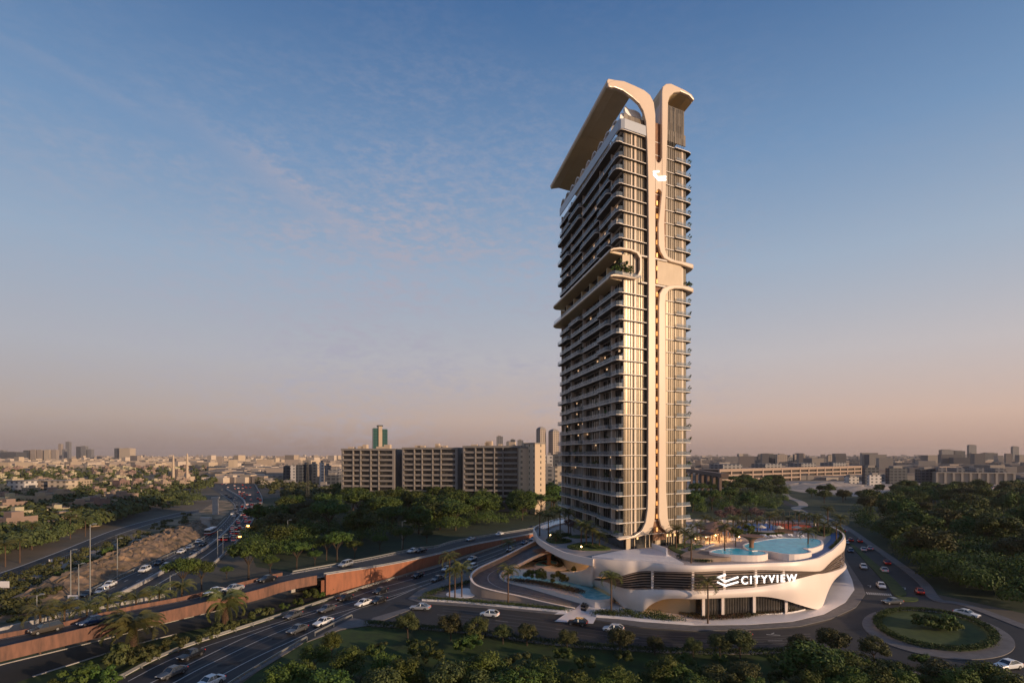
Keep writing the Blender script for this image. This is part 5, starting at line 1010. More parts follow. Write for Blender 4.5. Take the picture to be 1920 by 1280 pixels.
def car_proto(kind,col):
    L_,Wd,Ht,body,gh=SPEC[kind]; w2=Wd/2; r=empty('parked_car' if 0 else 'car'); mb=MB(); rs=[]
    for x,zt,wf in body:
        w_=w2*wf; lo=.26 if abs(x)<L_/2-.1 else .4
        rs.append([(x,-w_*.93,lo),(x,-w_,lo+.18),(x,-w_*.99,zt-.16),(x,-w_*.88,zt-.02),(x,0,zt+.03),(x,w_*.88,zt-.02),(x,w_*.99,zt-.16),(x,w_,lo+.18),(x,w_*.93,lo)])
    mb.rings(rs); bo=mb.build('body',CP[col],r,local=True); bo.data.polygons.foreach_set('use_smooth',[True]*len(bo.data.polygons)); 
    try: bo.data.set_sharp_from_angle(angle=R(32))
    except Exception: pass
    g_=MB(); a,b,c,d=gh; wb,wt=w2*.9,w2*.68
    g_.rings([[(a[0],-wb,a[1]-.05),(a[0],wb,a[1]-.05),(a[0]-.02,wb,a[1]),(a[0]-.02,-wb,a[1])],[(b[0],-wb,a[1]),(b[0],wb,a[1]),(b[0],wt,b[1]),(b[0],-wt,b[1])],[(c[0],-wb,a[1]),(c[0],wb,a[1]),(c[0],wt,c[1]),(c[0],-wt,c[1])],[(d[0],-wb,d[1]-.05),(d[0],wb,d[1]-.05),(d[0]+.02,wb*.9,d[1]),(d[0]+.02,-wb*.9,d[1])]]); g_.build('windows',cglass,r,local=True)
    ro=MB(); ro.rings([[(b[0]+.12,-wt*.95,b[1]-.04),(b[0]+.12,wt*.95,b[1]-.04),(b[0]+.1,wt*.95,b[1]+.015),(b[0]+.1,-wt*.95,b[1]+.015)],[(b[0]-.1,-wt,b[1]-.05),(b[0]-.1,wt,b[1]-.05),(b[0]-.12,wt*.97,b[1]+.035),(b[0]-.12,-wt*.97,b[1]+.035)],[(c[0],-wt,c[1]-.05),(c[0],wt,c[1]-.05),(c[0],wt*.97,c[1]+.03),(c[0],-wt*.97,c[1]+.03)]])
    for s_ in (-1,1):
        for x0_,x1_,z0_,z1_ in ((a[0]-.03,b[0]+.02,a[1],b[1]),(-.28,-.22,a[1],(b[1]+c[1])/2),(d[0]+.05,c[0],d[1],c[1])):
            ro.tube([(x0_,s_*(wb+.01),z0_),(x1_,s_*(wt+.02),z1_)],.045,4)
    ro.build('roof',CP[col],r,local=True)
    for x in (L_*.31,-L_*.29):
        for s_ in (-1,1):
            m_=MB(); m_.rings([[(x+.33*math.cos(t*math.pi/8),y,.33+.33*math.sin(t*math.pi/8)) for t in range(16)] for y in (s_*(w2-.2),s_*(w2+.015))]); wh=m_.build('wheel',tyre,r,local=True)
            m_=MB(); m_.rings([[(x+.2*math.cos(t*math.pi/6),y,.33+.2*math.sin(t*math.pi/6)) for t in range(12)] for y in (s_*(w2),s_*(w2+.03))]); m_.build('rim',rim,wh,local=True)
    zf,zb=body[1][1]-.12,body[-2][1]-.2
    for s_ in (-1,1):
        m_=MB(); m_.box(L_/2-.2,L_/2-.04,s_*w2*.62-.19,s_*w2*.62+.19,zf-.09,zf+.05); m_.build('headlight',hl,r,local=True)
        m_=MB(); m_.box(-L_/2-.01,-L_/2+.2,s_*w2*.66-.19,s_*w2*.66+.19,zb-.06,zb+.1); m_.build('taillight',tl,r,local=True)
    return r
CARP={}
def car(px,py,tx,ty,kind,col,lab,z=.06,grp=None):     # (tx,ty): photo pixel the nose points to
    k_=(kind,col); a=G(px,py,z); b=G(tx,ty,z); rz=math.atan2(b[1]-a[1],b[0]-a[0])
    if k_ not in CARP: CARP[k_]=o=car_proto(kind,col)
    else: o=copy_tree(CARP[k_])
    o.location=a; o.rotation_euler=(0,0,rz); return tag(o,lab,'car',grp)
def cr1(px,py,kind,col,lab): return car(px,py,px-100,py+ (22 if px<520 else 27 if px<700 else 23),kind,col,lab,fz(px)+.06)
for a in [(86,1184,'suv','bronze','bronze suv on the raised road at the far left'),(174,1169,'sedan','blue','dark blue sedan behind the bronze suv on the raised road'),(403,1113,'sedan','white','white sedan half hidden behind the large date palm on the raised road'),(437,1107,'sedan','silver','pale sedan just right of the large date palm crown on the raised road'),(500,1089,'sedan','dark','dark sedan on the bridge span of the raised road'),(648,1061,'suv','silver','silver suv on the raised road above the orange wall corner'),(774,1035,'sedan','white','white sedan beside a dark car on the raised road'),(789,1034.5,'sedan','dark','dark sedan overlapping a white one on the raised road'),(882,1013,'sedan','silver','silver sedan on the raised road right of centre'),(936,1003,'sedan','white','white sedan near the far end of the raised road'),(997,991,'sedan','dark','dark sedan at the far end of the raised road by the upper ring')]: cr1(*a)
for px,py,kind,col,l in [(358,1232,'sedan','dark','dark sedan next to the far guardrail low on the main road'),(322,1266,'sedan','grey','grey sedan nearest the bottom of the photo'),(392,1284,'sedan','white','white car cut by the bottom edge of the photo'),(549,1157,'sedan','grey','grey dark sedan in the far lane of the main road by the shrubs'),(557,1184,'sedan','grey','grey sedan in the near lane above the bright tree'),(606,1170,'sedan','white','white sedan in the near lane behind the grey one'),(612,1145,'sedan','grey','slate sedan in the middle lane of the main road'),(646,1124,'sedan','dark','dark sedan in the far lane below the orange wall'),(681,1134,'sedan','white','white sedan beside the dark one in the middle lane'),(710,1129,'sedan','dark','dark sedan overlapping the white sedan in the middle lane'),(713,1111,'sedan','dark','dark sedan in the far lane left of the plot corner'),(783,1081,'sedan','dark','dark sedan in the far lane under the orange wall'),(820,1088,'sedan','grey','grey sedan close to the left palm cluster'),(838,1069,'sedan','white','white sedan partly hidden by the palm cluster crown'),(885,1066,'suv','white','white suv on the main road beside the ramp wall'),(885,1050,'sedan','silver','silver sedan in the far lane above the white suv'),(957,1032,'sedan','silver','pale silver sedan in the near lane by the ramp'),(983,1019,'sedan','blue','blue grey sedan at the far end of the main road'),(1000,1012,'sedan','silver','silver sedan at the far end of the main road nearest the ring')]:
    car(px,py,px-100,py+(40 if px<600 else 36 if px<750 else 38),kind,col,l)
for px,py,tx,ty,kind,col,l in [(788,1142,700,1138,'sedan','silver','silver sedan on the front road leaving at the plot corner'),(918,1155,800,1143,'hatchback','white','white hatchback on the front road before the hedge bed'),(1083,1171,980,1160,'hatchback','dark','black hatchback in front of the driveway apron'),(1150,1183,1050,1172,'hatchback','white','white hatchback behind a roadside tree on the front road'),(1386,1193,1300,1190,'sedan','dark','dark sedan between the roadside trees right of centre'),
  (1673,1131,1560,1134,'sedan','grey','grey sedan crossing between island and roundabout'),(1813,1154,1900,1172,'sedan','white','white car leaving the roundabout at the right'),(1890,1252,1800,1262,'sedan','white','white car at the bottom right corner'),
  (1724,1112,1690,1075,'hatchback','red','red hatchback in the right lane nearest the roundabout'),(1652,1101,1668,1118,'sedan','white','white sedan waiting before the zebra crossing'),(1658,1071,1640,1052,'sedan','white','white sedan beside the median, right carriageway'),(1663,1057,1643,1037,'sedan','red','red sedan in the outer right lane of the avenue'),(1619,1065,1634,1085,'sedan','white','white sedan in the left carriageway beside the median'),(1619,1032,1608,1020,'sedan','white','white sedan left of another white car on the avenue'),(1631,1030,1617,1017,'sedan','silver','pale sedan right of another white car on the avenue'),(1595,1034,1604,1048,'sedan','blue','dark blue sedan in the left carriageway below the podium rim'),(1595,1014,1585,1003,'sedan','red','dark red sedan on the avenue, left one of the pair'),(1612,1016,1600,1004,'sedan','red','dark red sedan on the avenue, right one of the pair'),(1587,1019,1594,1030,'sedan','silver','pale sedan half hidden by the podium rim'),(1581,997,1572,988,'sedan','red','far dark red sedan on the avenue above the podium rim')]: car(px,py,tx,ty,kind,col,l)
for px,py,kind,col,l in [(164,1117,'sedan','dark','dark sedan first from the left on the left highway'),(189,1111,'sedan','silver','silver sedan second from the left on the left highway'),(205,1099,'sedan','white','white sedan third from the left on the left highway'),(271,1071,'suv','white','white suv alone beside the rocky bank'),(299,1057,'sedan','dark','dark sedan right above the tall umbrella trees on the highway'),(311,1063,'sedan','white','white sedan just left of the umbrella tree crown'),(340,1036,'sedan','white','white sedan near the verge beyond the umbrella trees'),(356,1028,'sedan','silver','silver sedan ahead of the white one near the verge'),(365,1038,'sedan','dark','dark sedan in the middle lane beyond the umbrella trees'),(372,1017,'sedan','white','white sedan near the verge below the bus'),(381,1022,'sedan','dark','dark sedan right of the white one below the bus')]: car(px,py,px-60,py+24,kind,col,l)
def boxcar(cm,cl,L_=4.6,W_=1.85,Hh=1.5):
    mb=MB(); mb.box(-L_/2,L_/2,-W_/2,W_/2,.25,.95); mb.rings([[(-L_*.42,-W_*.45,.95),(L_*.25,-W_*.45,.95),(L_*.25,W_*.45,.95),(-L_*.42,W_*.45,.95)],[(-L_*.32,-W_*.38,Hh),(L_*.08,-W_*.38,Hh),(L_*.08,W_*.38,Hh),(-L_*.32,W_*.38,Hh)]],1); mb.box(-L_/2-.02,-L_/2,-W_*.4,W_*.4,.6,.8,2); return mb.mesh('car',[CP[cl],cglass,tl])
bus=empty('bus',G(395,1002),0,'white and red bus on the left highway','bus'); bus.rotation_euler=(0,0,math.atan2(G(380,1009)[1]-G(395,1002)[1],G(380,1009)[0]-G(395,1002)[0]))
mb=MB(); mb.box(-5,5,-1.25,1.25,.4,3.1); mb.build('body',CP['white'],bus,local=True); mb=MB(); mb.box(-5.02,5.02,-1.27,1.27,.45,1.2); mb.build('red_stripe',CP['red'],bus,local=True); mb=MB(); mb.box(-4.7,5.03,-1.28,1.28,1.6,2.6); mb.build('windows',cglass,bus,local=True)
FM={c:boxcar(0,c) for c in ('dark','grey','silver','white','red','blue')}
r=random.Random(5)
def stream(A,B,ts,n_,lab,grp,flip=0,cols=('dark','grey','silver','white','white','red','blue'),lim=None):
    a=resamp(GP(A,0,6),300); b=resamp(GP(B,0,6),300)
    for i in range(n_):
        lane=r.choice(ts); l0,l1=(lim or (0,.97)); k_=int((l0+(l1-l0)*r.random()**2.3)*290)+3; p=[u+(v-u)*lane for u,v in zip(a[k_],b[k_])]; q=[u+(v-u)*lane for u,v in zip(a[k_+2],b[k_+2])]
        c=r.choice(cols); o=cobj('car',FM[c]); o.location=(p[0],p[1],.05); o.rotation_euler=(0,0,math.atan2(q[1]-p[1],q[0]-p[0])+(math.pi if flip else 0)); tag(o,lab%({'dark':'black','blue':'dark blue'}.get(c,c)),'car',grp+' ('+c+')')
stream(l6,c6,(.25,.5,.75),26,'tiny %s car in the near carriageway of the curving left highway','cars on the highway curve',1,lim=(.10,.9))
stream(c6,r6,(.12,.25,.38,.5,.63,.76,.88),150,'tiny %s car in the dense traffic on the far carriageway of the left highway','traffic jam on the far carriageway',0,lim=(.05,.9))
# ------------------------------------------------------------ lamp posts, minarets, piers, signs
def lamp_post(px,py,yt,lab,lit=False,arm=1,z=0):
    x,y,_=G(px,py,z); h=H-(yt-HZ)*y/FPX-z; r_=empty('street_lamp',(x,y,z),0,lab,'street lamp','street lamps'); 
    mb=MB(); mb.tube([(0,0,0),(0,0,h)],[.16,.09],8); mb.build('pole',M['galv'],r_,local=True)
    mb=MB(); mb.tube([(0,0,h-.1),(1.4*arm,0,h+.15)],.06,6); mb.build('arm',M['galv'],r_,local=True)
    mb=MB(); mb.box(1.1*arm-.45,1.1*arm+.45,-.2,.2,h+.1,h+.3 if not lit else h-.35); mb.build('lamp_head',M['amber'] if lit else M['galv'],r_,local=True)
for px,py,yt,l,lit in [(132.5,1122,1031,'tall slim street lamp left of the tallest one by the left highway',0),(169,1128,983,'tallest street lamp at the left highway',0),(147.5,1125,1057,'short street lamp between two tall ones on the left',0),(220,1085,1009,'street lamp beside the rocky bank',0),(408,1045,994,'left one of the twin street lamps in the highway median',0),(418,1042,1002,'right one of the twin street lamps in the highway median',0),(439,1012,942,'tall street lamp in the highway bend',0),(460,1018,985,'street lamp with glowing orange head, upper one',1),(444,1030,1005,'street lamp with glowing orange head, lower one',1),(319,1112,1078,'street lamp under the umbrella trees',0),(513,970,946,'street lamp among the trees right of the highway',0),(539.5,1029,975,'tall street lamp in the hollow',0),(586.6,1031,995,'street lamp in the hollow right of the tall one',0),(754,1028,977,'street lamp in front of the wood by the raised road',0),(69,1175,1115,'thin street lamp on the scrubland',0)]: lamp_post(px,py,yt,l,bool(lit))
def pier(px,py,yt,w_,lab):
    x,y,_=G(px,py); h=H-(yt-HZ)*y/FPX; r_=empty('bridge_pier',(x,y,0),0,lab,'pier'); mb=MB(); mb.box(-w_/2,w_/2,-.8,.8,0,h-1.2); mb.build('shaft',M['kerb'],r_,local=True); mb=MB(); mb.box(-w_*.7,w_*.7,-1,1,h-1.2,h); mb.build('cap',M['kerb'],r_,local=True)
pier(404,964,931,3.0,'tall pale concrete pier left of the highway bend'); pier(386,992,969,3.5,'shorter pale concrete pier left of the highway')
def signb(px,py,yt,yb,w_,lab):
    x,y,_=G(px,py); z1=H-(yt-HZ)*y/FPX; z0=H-(yb-HZ)*y/FPX; r_=empty('road_sign',(x,y,0),0,lab,'sign'); mb=MB(); mb.box(-w_/2,w_/2,-.06,.06,z0,z1); mb.build('panel',M['wplaza'],r_,local=True); mb=MB(); mb.box(-.08,.08,.061,.2,0,z1-.1); mb.build('post',M['galv'],r_,local=True)
signb(100,1058,1048,1055,3.2,'small white sign panel by the service road'); signb(5,1108,1089,1101,3.4,'white sign panel at the left photo edge'); signb(137,1125,1115,1122,2.6,'white sign panel behind the palm row')
fe=empty('fence',G(60,1090),0,'long thin mesh fence along the service road on the left','fence'); c=resamp(GP([(-60,1120),(0,1098),(100,1060),(160,1036),(215,1012)],0,6),70); mb=MB()
mb.box(-.06,.06,-.06,.06,0,2.4); pm=mb.mesh('post',M['steel'])
for p in c: q=cobj('post',pm,fe); q.location=Vector(p)-fe.location
mb=MB(); [mb.wall([(p[0],p[1]) for p in c],z,z+.07,.06) for z in (.3,1.3,2.35)]; mb.build('rails',M['steel'],fe)
# ------------------------------------------------------------ apartment blocks
conc=mat('grey_concrete',(.27,.235,.21),.85,col2=(.22,.195,.175),scale=.15); creamw=mat('cream_render',(.55,.42,.30),.85,col2=(.48,.37,.27),scale=.1)
aptg=mat('apartment_glass',(.03,.028,.026),.2,col2=(.09,.075,.06),scale=.35,contrast=(.5,.6))
def block(x0,x1,Y0,Y1,ytop,lab,nf=10,bays_=(0,.22,.36,.55,.70,1.0)):
    A_=((x0-960)*Y0/FPX,Y0); B_=((x1-960)*Y1/FPX,Y1); zt=H-(ytop-HZ)*Y0/FPX; r_=empty('apartment_block',((A_[0]+B_[0])/2,(Y0+Y1)/2,0),0,lab,'apartment block'); d=(B_[0]-A_[0],B_[1]-A_[1]); l=math.hypot(*d); u_=(d[0]/l,d[1]/l); nn=(-u_[1],u_[0])
    Q=lambda a,b,z:(A_[0]+u_[0]*a+nn[0]*b,A_[1]+u_[1]*a+nn[1]*b,z)
    mb=MB(Q); mb.box(0,l,1.9,18,0,zt-.4); mb.build('wall',conc,r_); fh=3.45
    mb=MB(Q); mb.box(-.3,l+.3,-.2,18.3,zt-.39,zt+.9); mb.box(0,1.0,.2,1.89,0,zt-.4); mb.box(l-1.6,l,.0,1.89,0,zt-.4); mb.build('parapet',conc,r_)
    for k_ in range(nf):
        z=zt-.4-fh*(k_+1)
        if z<0: break
        mb=MB(Q); mb.box(1.0,l-1.6,0,1.88,z,z+1.25); mb.build('balcony_band',conc,r_)
        mb=MB(Q); mb.box(1.05,l-1.65,1.6,1.87,z+1.27,z+fh-.02); mb.build('window_strip',aptg,r_)
    for b_ in bays_[1:-1]: mb=MB(Q); mb.box(l*b_-.25,l*b_+.25,-.35,1.5,fh*1.2+5,zt-.41); mb.build('fin',conc,r_)
    mb=MB(Q); rr_=random.Random(int(x0))
    for k_ in range(5): a=rr_.uniform(2,l-8); mb.box(a,a+rr_.uniform(2,6),5,9,zt+.91,zt+rr_.uniform(1.8,4.2))
    mb.build('roof_plant',creamw,r_)
block(640,740,372,368,843,'left apartment block of the three long grey ones, nearest the glass tower'); block(754,858,366,361,841,'middle apartment block of the three long grey ones'); block(868,976,357,350,838,'right apartment block of the three long grey ones, next to the cream end block')
mb=MB()
for a,b,Yq in ((740.5,753.5,380),(858.5,867.5,372)): mb.box((a-960)*Yq/FPX,(b-960)*Yq/FPX,Yq,Yq+12,0,37)
tag(mb.build('link_wall',conc),'recessed grey link walls between the apartment blocks','wall')
lw_=facade('cream_end_wall',(.58,.44,.31),(.05,.045,.04),5.2,3.4,.16,.45)
def sbox(name,cx,Y,w_,d,z1,rot,m,lab,cat,parts=None):
    x=(cx-960)*Y/FPX; r_=empty(name,(x,Y,0),R(rot),lab,cat); mb=MB(); mb.box(-w_/2,w_/2,-d/2,d/2,0,z1); mb.build('wall',m,r_,local=True); mb=MB(); mb.box(-w_/2-.2,w_/2+.2,-d/2-.2,d/2+.2,z1+.001,z1+.8); mb.build('roof',conc,r_,local=True)
    if parts: mb=MB(); mb.box(-w_*.2,w_*.2,-d*.2,d*.2,z1+.81,z1+parts); mb.build('roof_box',creamw,r_,local=True)
    return r_
sbox('apartment_block',986,352,10,12,40,18,lw_,'plain cream end block closing the row of apartment blocks','apartment block',3.5); sbox('apartment_block',1003,346,7.5,12,42.5,30,lw_,'taller narrow cream block with small windows, right of the row','apartment block')
# green glass tower behind
gt=empty('glass_tower',((712-960)*640/FPX,640,0),R(20),'dark green glass tower with a cream centre strip behind the apartment blocks','tower'); gg=facade('green_glass',(.02,.06,.055),(.035,.10,.09),3,3.5,.85,.8,.15)
mb=MB(); mb.box(-8,-2,-6,6,0,66); mb.box(2,8,-6,6,0,65); mb.build('glass_wing',gg,gt,local=True); mb=MB(); mb.box(-1.99,1.99,-7,6.2,0,68); mb.build('core',creamw,gt,local=True); mb=MB(); mb.box(-3,3,-5,4,68.01,69.5); mb.build('roof',M['steel'],gt,local=True)
# skyline
FAC=[facade('tower_beige',(.36,.29,.24),(.10,.09,.085),6,3.6,.55,.5),facade('tower_grey',(.20,.19,.19),(.07,.075,.085),5,3.6,.6,.55),facade('tower_dark',(.07,.075,.085),(.035,.04,.05),5,3.6,.7,.6),facade('tower_cream',(.50,.40,.30),(.14,.12,.10),6,3.6,.45,.5),facade('tower_white',(.55,.50,.46),(.12,.12,.13),5,3.6,.45,.45)]
def sky(x0,x1,yt,Y,m,lab,cap=0,rot=0,cat='tower'):
    w_=(x1-x0)*Y/FPX/(1+.2*abs(math.sin(R(rot*2)))); zt=H-(yt-HZ)*Y/FPX; r_=empty('high_rise' if zt>45 else 'building',(((x0+x1)/2-960)*Y/FPX,Y,0),R(rot),lab,cat if zt>45 else 'building'); mb=MB(); c_=zt*.06 if cap else 0
    dp_=w_*(.4 if (x0+x1)/2<1250 else .18); mb.box(-w_/2,w_/2,-dp_,dp_,0,zt-c_); mb.build('wall',FAC[m],r_,local=True)
    mb=MB()
    if cap: mb.rings([[(-w_/2*s_,-w_*.4*s_,z),(w_/2*s_,-w_*.4*s_,z),(w_/2*s_,w_*.4*s_,z),(-w_/2*s_,w_*.4*s_,z)] for s_,z in ((1,zt-c_+.01),(.85,zt-c_*.55),(.5,zt-c_*.15),(.15,zt))])
    else: mb.box(-w_*.3,w_*.2,-w_*.2,w_*.2,zt+.01,zt+2.5)
    mb.build('roof',conc,r_,local=True)
i_=0
for x0,x1,yt,Y,m,l in [(111,117,832,4200,0,'slim left tower of the distant twin pair on the left horizon'),(125,132,828,4200,1,'taller right tower of the distant twin pair on the left horizon'),(118,124,842,4100,1,'low block between the distant twin towers'),(145,153,837,4000,2,'dark distant tower right of the twin pair'),(154,163,836,4000,1,'grey distant tower beside the dark one'),(166,174,842,4000,1,'low grey block right of the distant dark towers'),(60,70,843,3600,0,'first beige slab in the distant row at far left'),(72,81,843,3600,0,'second beige slab in the distant row at far left'),(86,97,843,3600,3,'third cream slab in the distant row at far left'),(99,108,843,3600,0,'last beige slab in the distant row left of the twin towers'),(47,57,844,3600,2,'dark slab left of the distant beige row'),(0,10,844,3500,1,'grey block cut by the left photo edge at the horizon'),(12,40,847,3500,2,'long low dark block at the far left horizon'),(217,227,840,3800,2,'dark half of the isolated pair on the left horizon'),(229,249,840,3800,3,'wide cream slab of the isolated pair on the left horizon'),
 (546,556,872,690,4,'white slab of the office group beside the highway'),(533,545,873,700,2,'dark slab left of the white one beside the highway'),(557,568,871,690,2,'dark glass block right of the white slab'),(569,582,870,700,2,'second dark glass block of the office group'),(583,596,869,710,3,'cream block of the office group'),(600,607,866,690,4,'narrow pale block of the office group'),(610,620,872,680,1,'grey block near the apartment row'),(618,637,880,640,1,'low grey block touching the apartment row'),(612,638,890,560,2,'dark low block in front of the office group'),
 (493,516,900,640,3,'yellow ochre building beside the traffic jam'),(516,526,908,640,3,'lower ochre wing beside the traffic jam'),(528,560,904,620,0,'beige building right of the ochre one'),(470,492,884,820,0,'beige row of flats left behind the ochre building'),(494,520,880,840,0,'beige row of flats behind the ochre building'),(522,536,884,800,4,'pale flats behind the beige building'),(598,618,908,500,1,'brown roofed house left of the apartment row'),(619,634,914,500,3,'cream lit house left of the apartment row'),
 (931,943,818,1500,1,'grey tower left of three behind the right apartment block'),(949,958,828,1500,1,'low stepped tower behind the right apartment block'),(957,966,824,1500,2,'stepped dark tower behind the right apartment block'),(970,981,825,1500,1,'rounded tower behind the right apartment block'),(1015,1024,852,560,4,'white strip block between the cream end block and the tower'),(1025,1036,853,560,4,'white block next to the strip block'),(1037,1062,851,540,2,'dark banded office block beside the main tower'),(1014,1040,874,470,1,'dark brown low block right of the cream end block'),(1040,1064,874,450,3,'cream low block touching the main tower'),
 (1421,1430,852,1650,2,'small dark tower at the left of the right skyline group'),(1431,1455,851,1650,2,'wide dark tower of the right skyline group'),(1456,1475,852,1600,0,'beige tower of the right skyline group'),(1476,1487,857,1600,1,'short grey tower of the right skyline group'),(1488,1508,851,1600,0,'tallest beige tower of the right skyline group'),(1510,1550,861,1700,1,'long grey block of the right skyline group'),(1551,1565,853,1600,0,'beige tower right of the long grey block'),(1566,1578,856,1650,1,'grey tower at the right end of the skyline group'),
 (1763,1785,843,2700,1,'grey tower first in the far right group'),(1787,1807,845,2700,2,'dark tower second in the far right group'),(1815,1829,834,2900,1,'tallest tower of the far right group'),(1816,1832,850,2500,2,'short dark tower before the tallest of the far right group'),(1842,1867,849,2600,2,'wide dark block of the far right group with a crane'),(1888,1897,854,2600,2,'low dark block left of the last tower on the right'),(1897,1909,837,2700,1,'last slender tower at the right photo edge'),
 (1619,1645,876,680,2,'dark netted building left of centre in the right distance'),(1628,1650,890,650,4,'white building in front of the dark netted one'),(1664,1697,877,690,2,'dark bulky building right of the white one'),(1720,1757,879,720,2,'brown dark building left of the long mall'),(1585,1608,893,700,4,'small white building left of the dark netted one'),(1640,1662,890,760,1,'grey building between the dark ones')]:
    sky(x0,x1,yt,Y,m,l)
for x0,x1,yt,l in ((1006,1023,800,'left tower of the pointed-top twin towers beside the main tower'),(1029,1048,804,'right tower of the pointed-top twin towers beside the main tower'),(1051,1060,807,'grey tower partly hidden by the main tower')): sky(x0,x1,yt,1100,0 if x0<1050 else 1,l,1,38)
# left residential quarter
def house_mesh(seed):
    r=random.Random(seed); mb=MB(); w_,d=r.uniform(10,18),r.uniform(9,14); h=r.choice((6.5,7,9.5,10)); mb.box(-w_/2,w_/2,-d/2,d/2,0,h); mb.box(-w_/2-.15,w_/2+.15,-d/2-.15,-d/2-.001,h-.3,h+.8); mb.box(w_/2+.001,w_/2+.15,-d/2,d/2,h-.3,h+.8); mb.box(-w_*.2,w_*.15,-d*.1,d*.3,h+.001,h+2.8)
    for f in range(int(h//3.2)):
        for k_ in range(int(w_//3.2)): x=-w_/2+1.2+k_*3.1; mb.box(x,x+1.4,-d/2-.05,-d/2-.002,1+f*3.2,2.5+f*3.2,1)
        for k_ in range(int(d//3.2)): y=-d/2+1.2+k_*3.1; mb.box(w_/2+.002,w_/2+.05,y,y+1.4,1+f*3.2,2.5+f*3.2,1)
    if r.random()<.5: mb.box(w_/2+.16,w_/2+5,-d/2,d/4,0,h-3.2)
    return mb.mesh('house',[hw,hg])
hw=mat('house_wall',(.36,.28,.20),.9,rnd=.4,col2=(.27,.21,.15),scale=.1); hg=mat('house_glass',(.05,.045,.04),.3)
HM=[house_mesh(i) for i in range(8)]; r=random.Random(21)
LP=[(-60,905),(150,892),(330,885),(430,872),(360,862),(-60,862)]; LQ=[(-60,1035),(100,1000),(200,962),(300,935),(360,905),(420,875),(300,866),(-60,866)]
WQ=[G(a,b)[:2] for a,b in LQ]; pts=[]; hs=[]
t_=0
while len(pts)<285 and t_<60000:
    t_+=1; px=r.uniform(-60,430); py=866.5+ (r.random()**1.35)*150
    if not inpoly(px,py,LQ): continue
    x,y,_=G(px,py)
    if any(abs(x-a)<19 and abs(y-b)<16 for a,b in pts): continue
    pts.append((x,y)); o=cobj('house',r.choice(HM)); o.location=(x,y,0); o.rotation_euler=(0,0,R(-20)+r.choice((0,90))*math.pi/180); s_=r.uniform(.62,.95); o.scale=(s_,s_,s_)
    zone_='nearest' if y<420 else 'middle' if y<900 else 'farther'
    dd='%s %s'%(zone_,'at the left' if px<120 else 'in the centre' if px<260 else 'at the right'); sz='small' if s_<.72 else 'larger' if s_>.84 else 'mid-sized'
    tag(o,'%s flat-roofed house among trees, %s of the left residential quarter'%(sz,dd),'house','houses %s of the left quarter, %s'%(dd,sz))
def rowhouses(a,b,n_,lab):
    c=resamp([G(*a),G(*b)],n_)
    for p in c: o=cobj('house',r.choice(HM)); o.location=p; o.rotation_euler=(0,0,R(35)); o.scale=(.75,.75,.75); tag(o,lab,'house','row of terraced villas')
rowhouses((110,978),(228,940),12,'pale terraced villa in the long diagonal row behind the dark trees at left')
for px,py,l in ((42,928,'white four-storey apartment house at far left'),(118,927,'ochre lit apartment house at left'),(78,926,'brown apartment house between the white and the ochre one')):
    x,y,_=G(px,py); r_=empty('apartment_house',(x,y,0),R(-8),l,'building'); mb=MB(); mb.box(-9,9,-6,6,0,12.5); mb.build('wall',FAC[4] if px==42 else FAC[3] if px==118 else FAC[0],r_,local=True); mb=MB(); mb.box(-9.3,9.3,-6.3,6.3,12.51,13.2); mb.build('roof',conc,r_,local=True)
# mosque
x,y,_=G(345,905); ms=empty('mosque',(x,y,0),0,'low pale mosque with two tall minarets beside the highway bend','mosque')
for dx,yt in ((-20*y/FPX,852),(6*y/FPX,849)): 
    h=H-(yt-HZ)*y/FPX; mb=MB(); mb.tube([(dx,0,0),(dx,0,h*.6),(dx,0,h*.95),(dx,0,h)],[1.7,1.4,1.1,.1],8); mb.tube([(dx,0,h*.6),(dx,0,h*.62)],[2.1,2.1],8); mb.build('minaret',creamw,ms,local=True)
mb=MB(); mb.box(-9,8,0,14,0,8); mb.build('hall',creamw,ms,local=True); mb=MB(); mb.rings([[(4*math.cos(a/12*2*math.pi)*c_,7+4*math.sin(a/12*2*math.pi)*c_,8+s_*4.5) for a in range(12)] for c_,s_ in ((1,.0),(.95,.35),(.7,.75),(.3,.97),(.05,1.05))]); mb.build('dome',creamw,ms,local=True)
# lattice mast
x,y,_=G(577,952); mt=MB(); h=33
for dx,dy in ((-1,-1),(1,-1),(1,1),(-1,1)): mt.tube([(x+dx,y+dy,0),(x+dx*.35,y+dy*.35,h)],.07,4)
for k_ in range(16): 
    s_=1-.65*k_/16; z=k_*2; mt.tube([(x-s_,y-s_,z),(x+s_*.95,y-s_*.95,z+2)],.045,4); mt.tube([(x+s_,y-s_,z),(x-s_*.95,y-s_*.95,z+2)],.045,4)
tag(mt.build('lattice_mast',M['steel']),'tall lattice mast in front of the office group','mast')
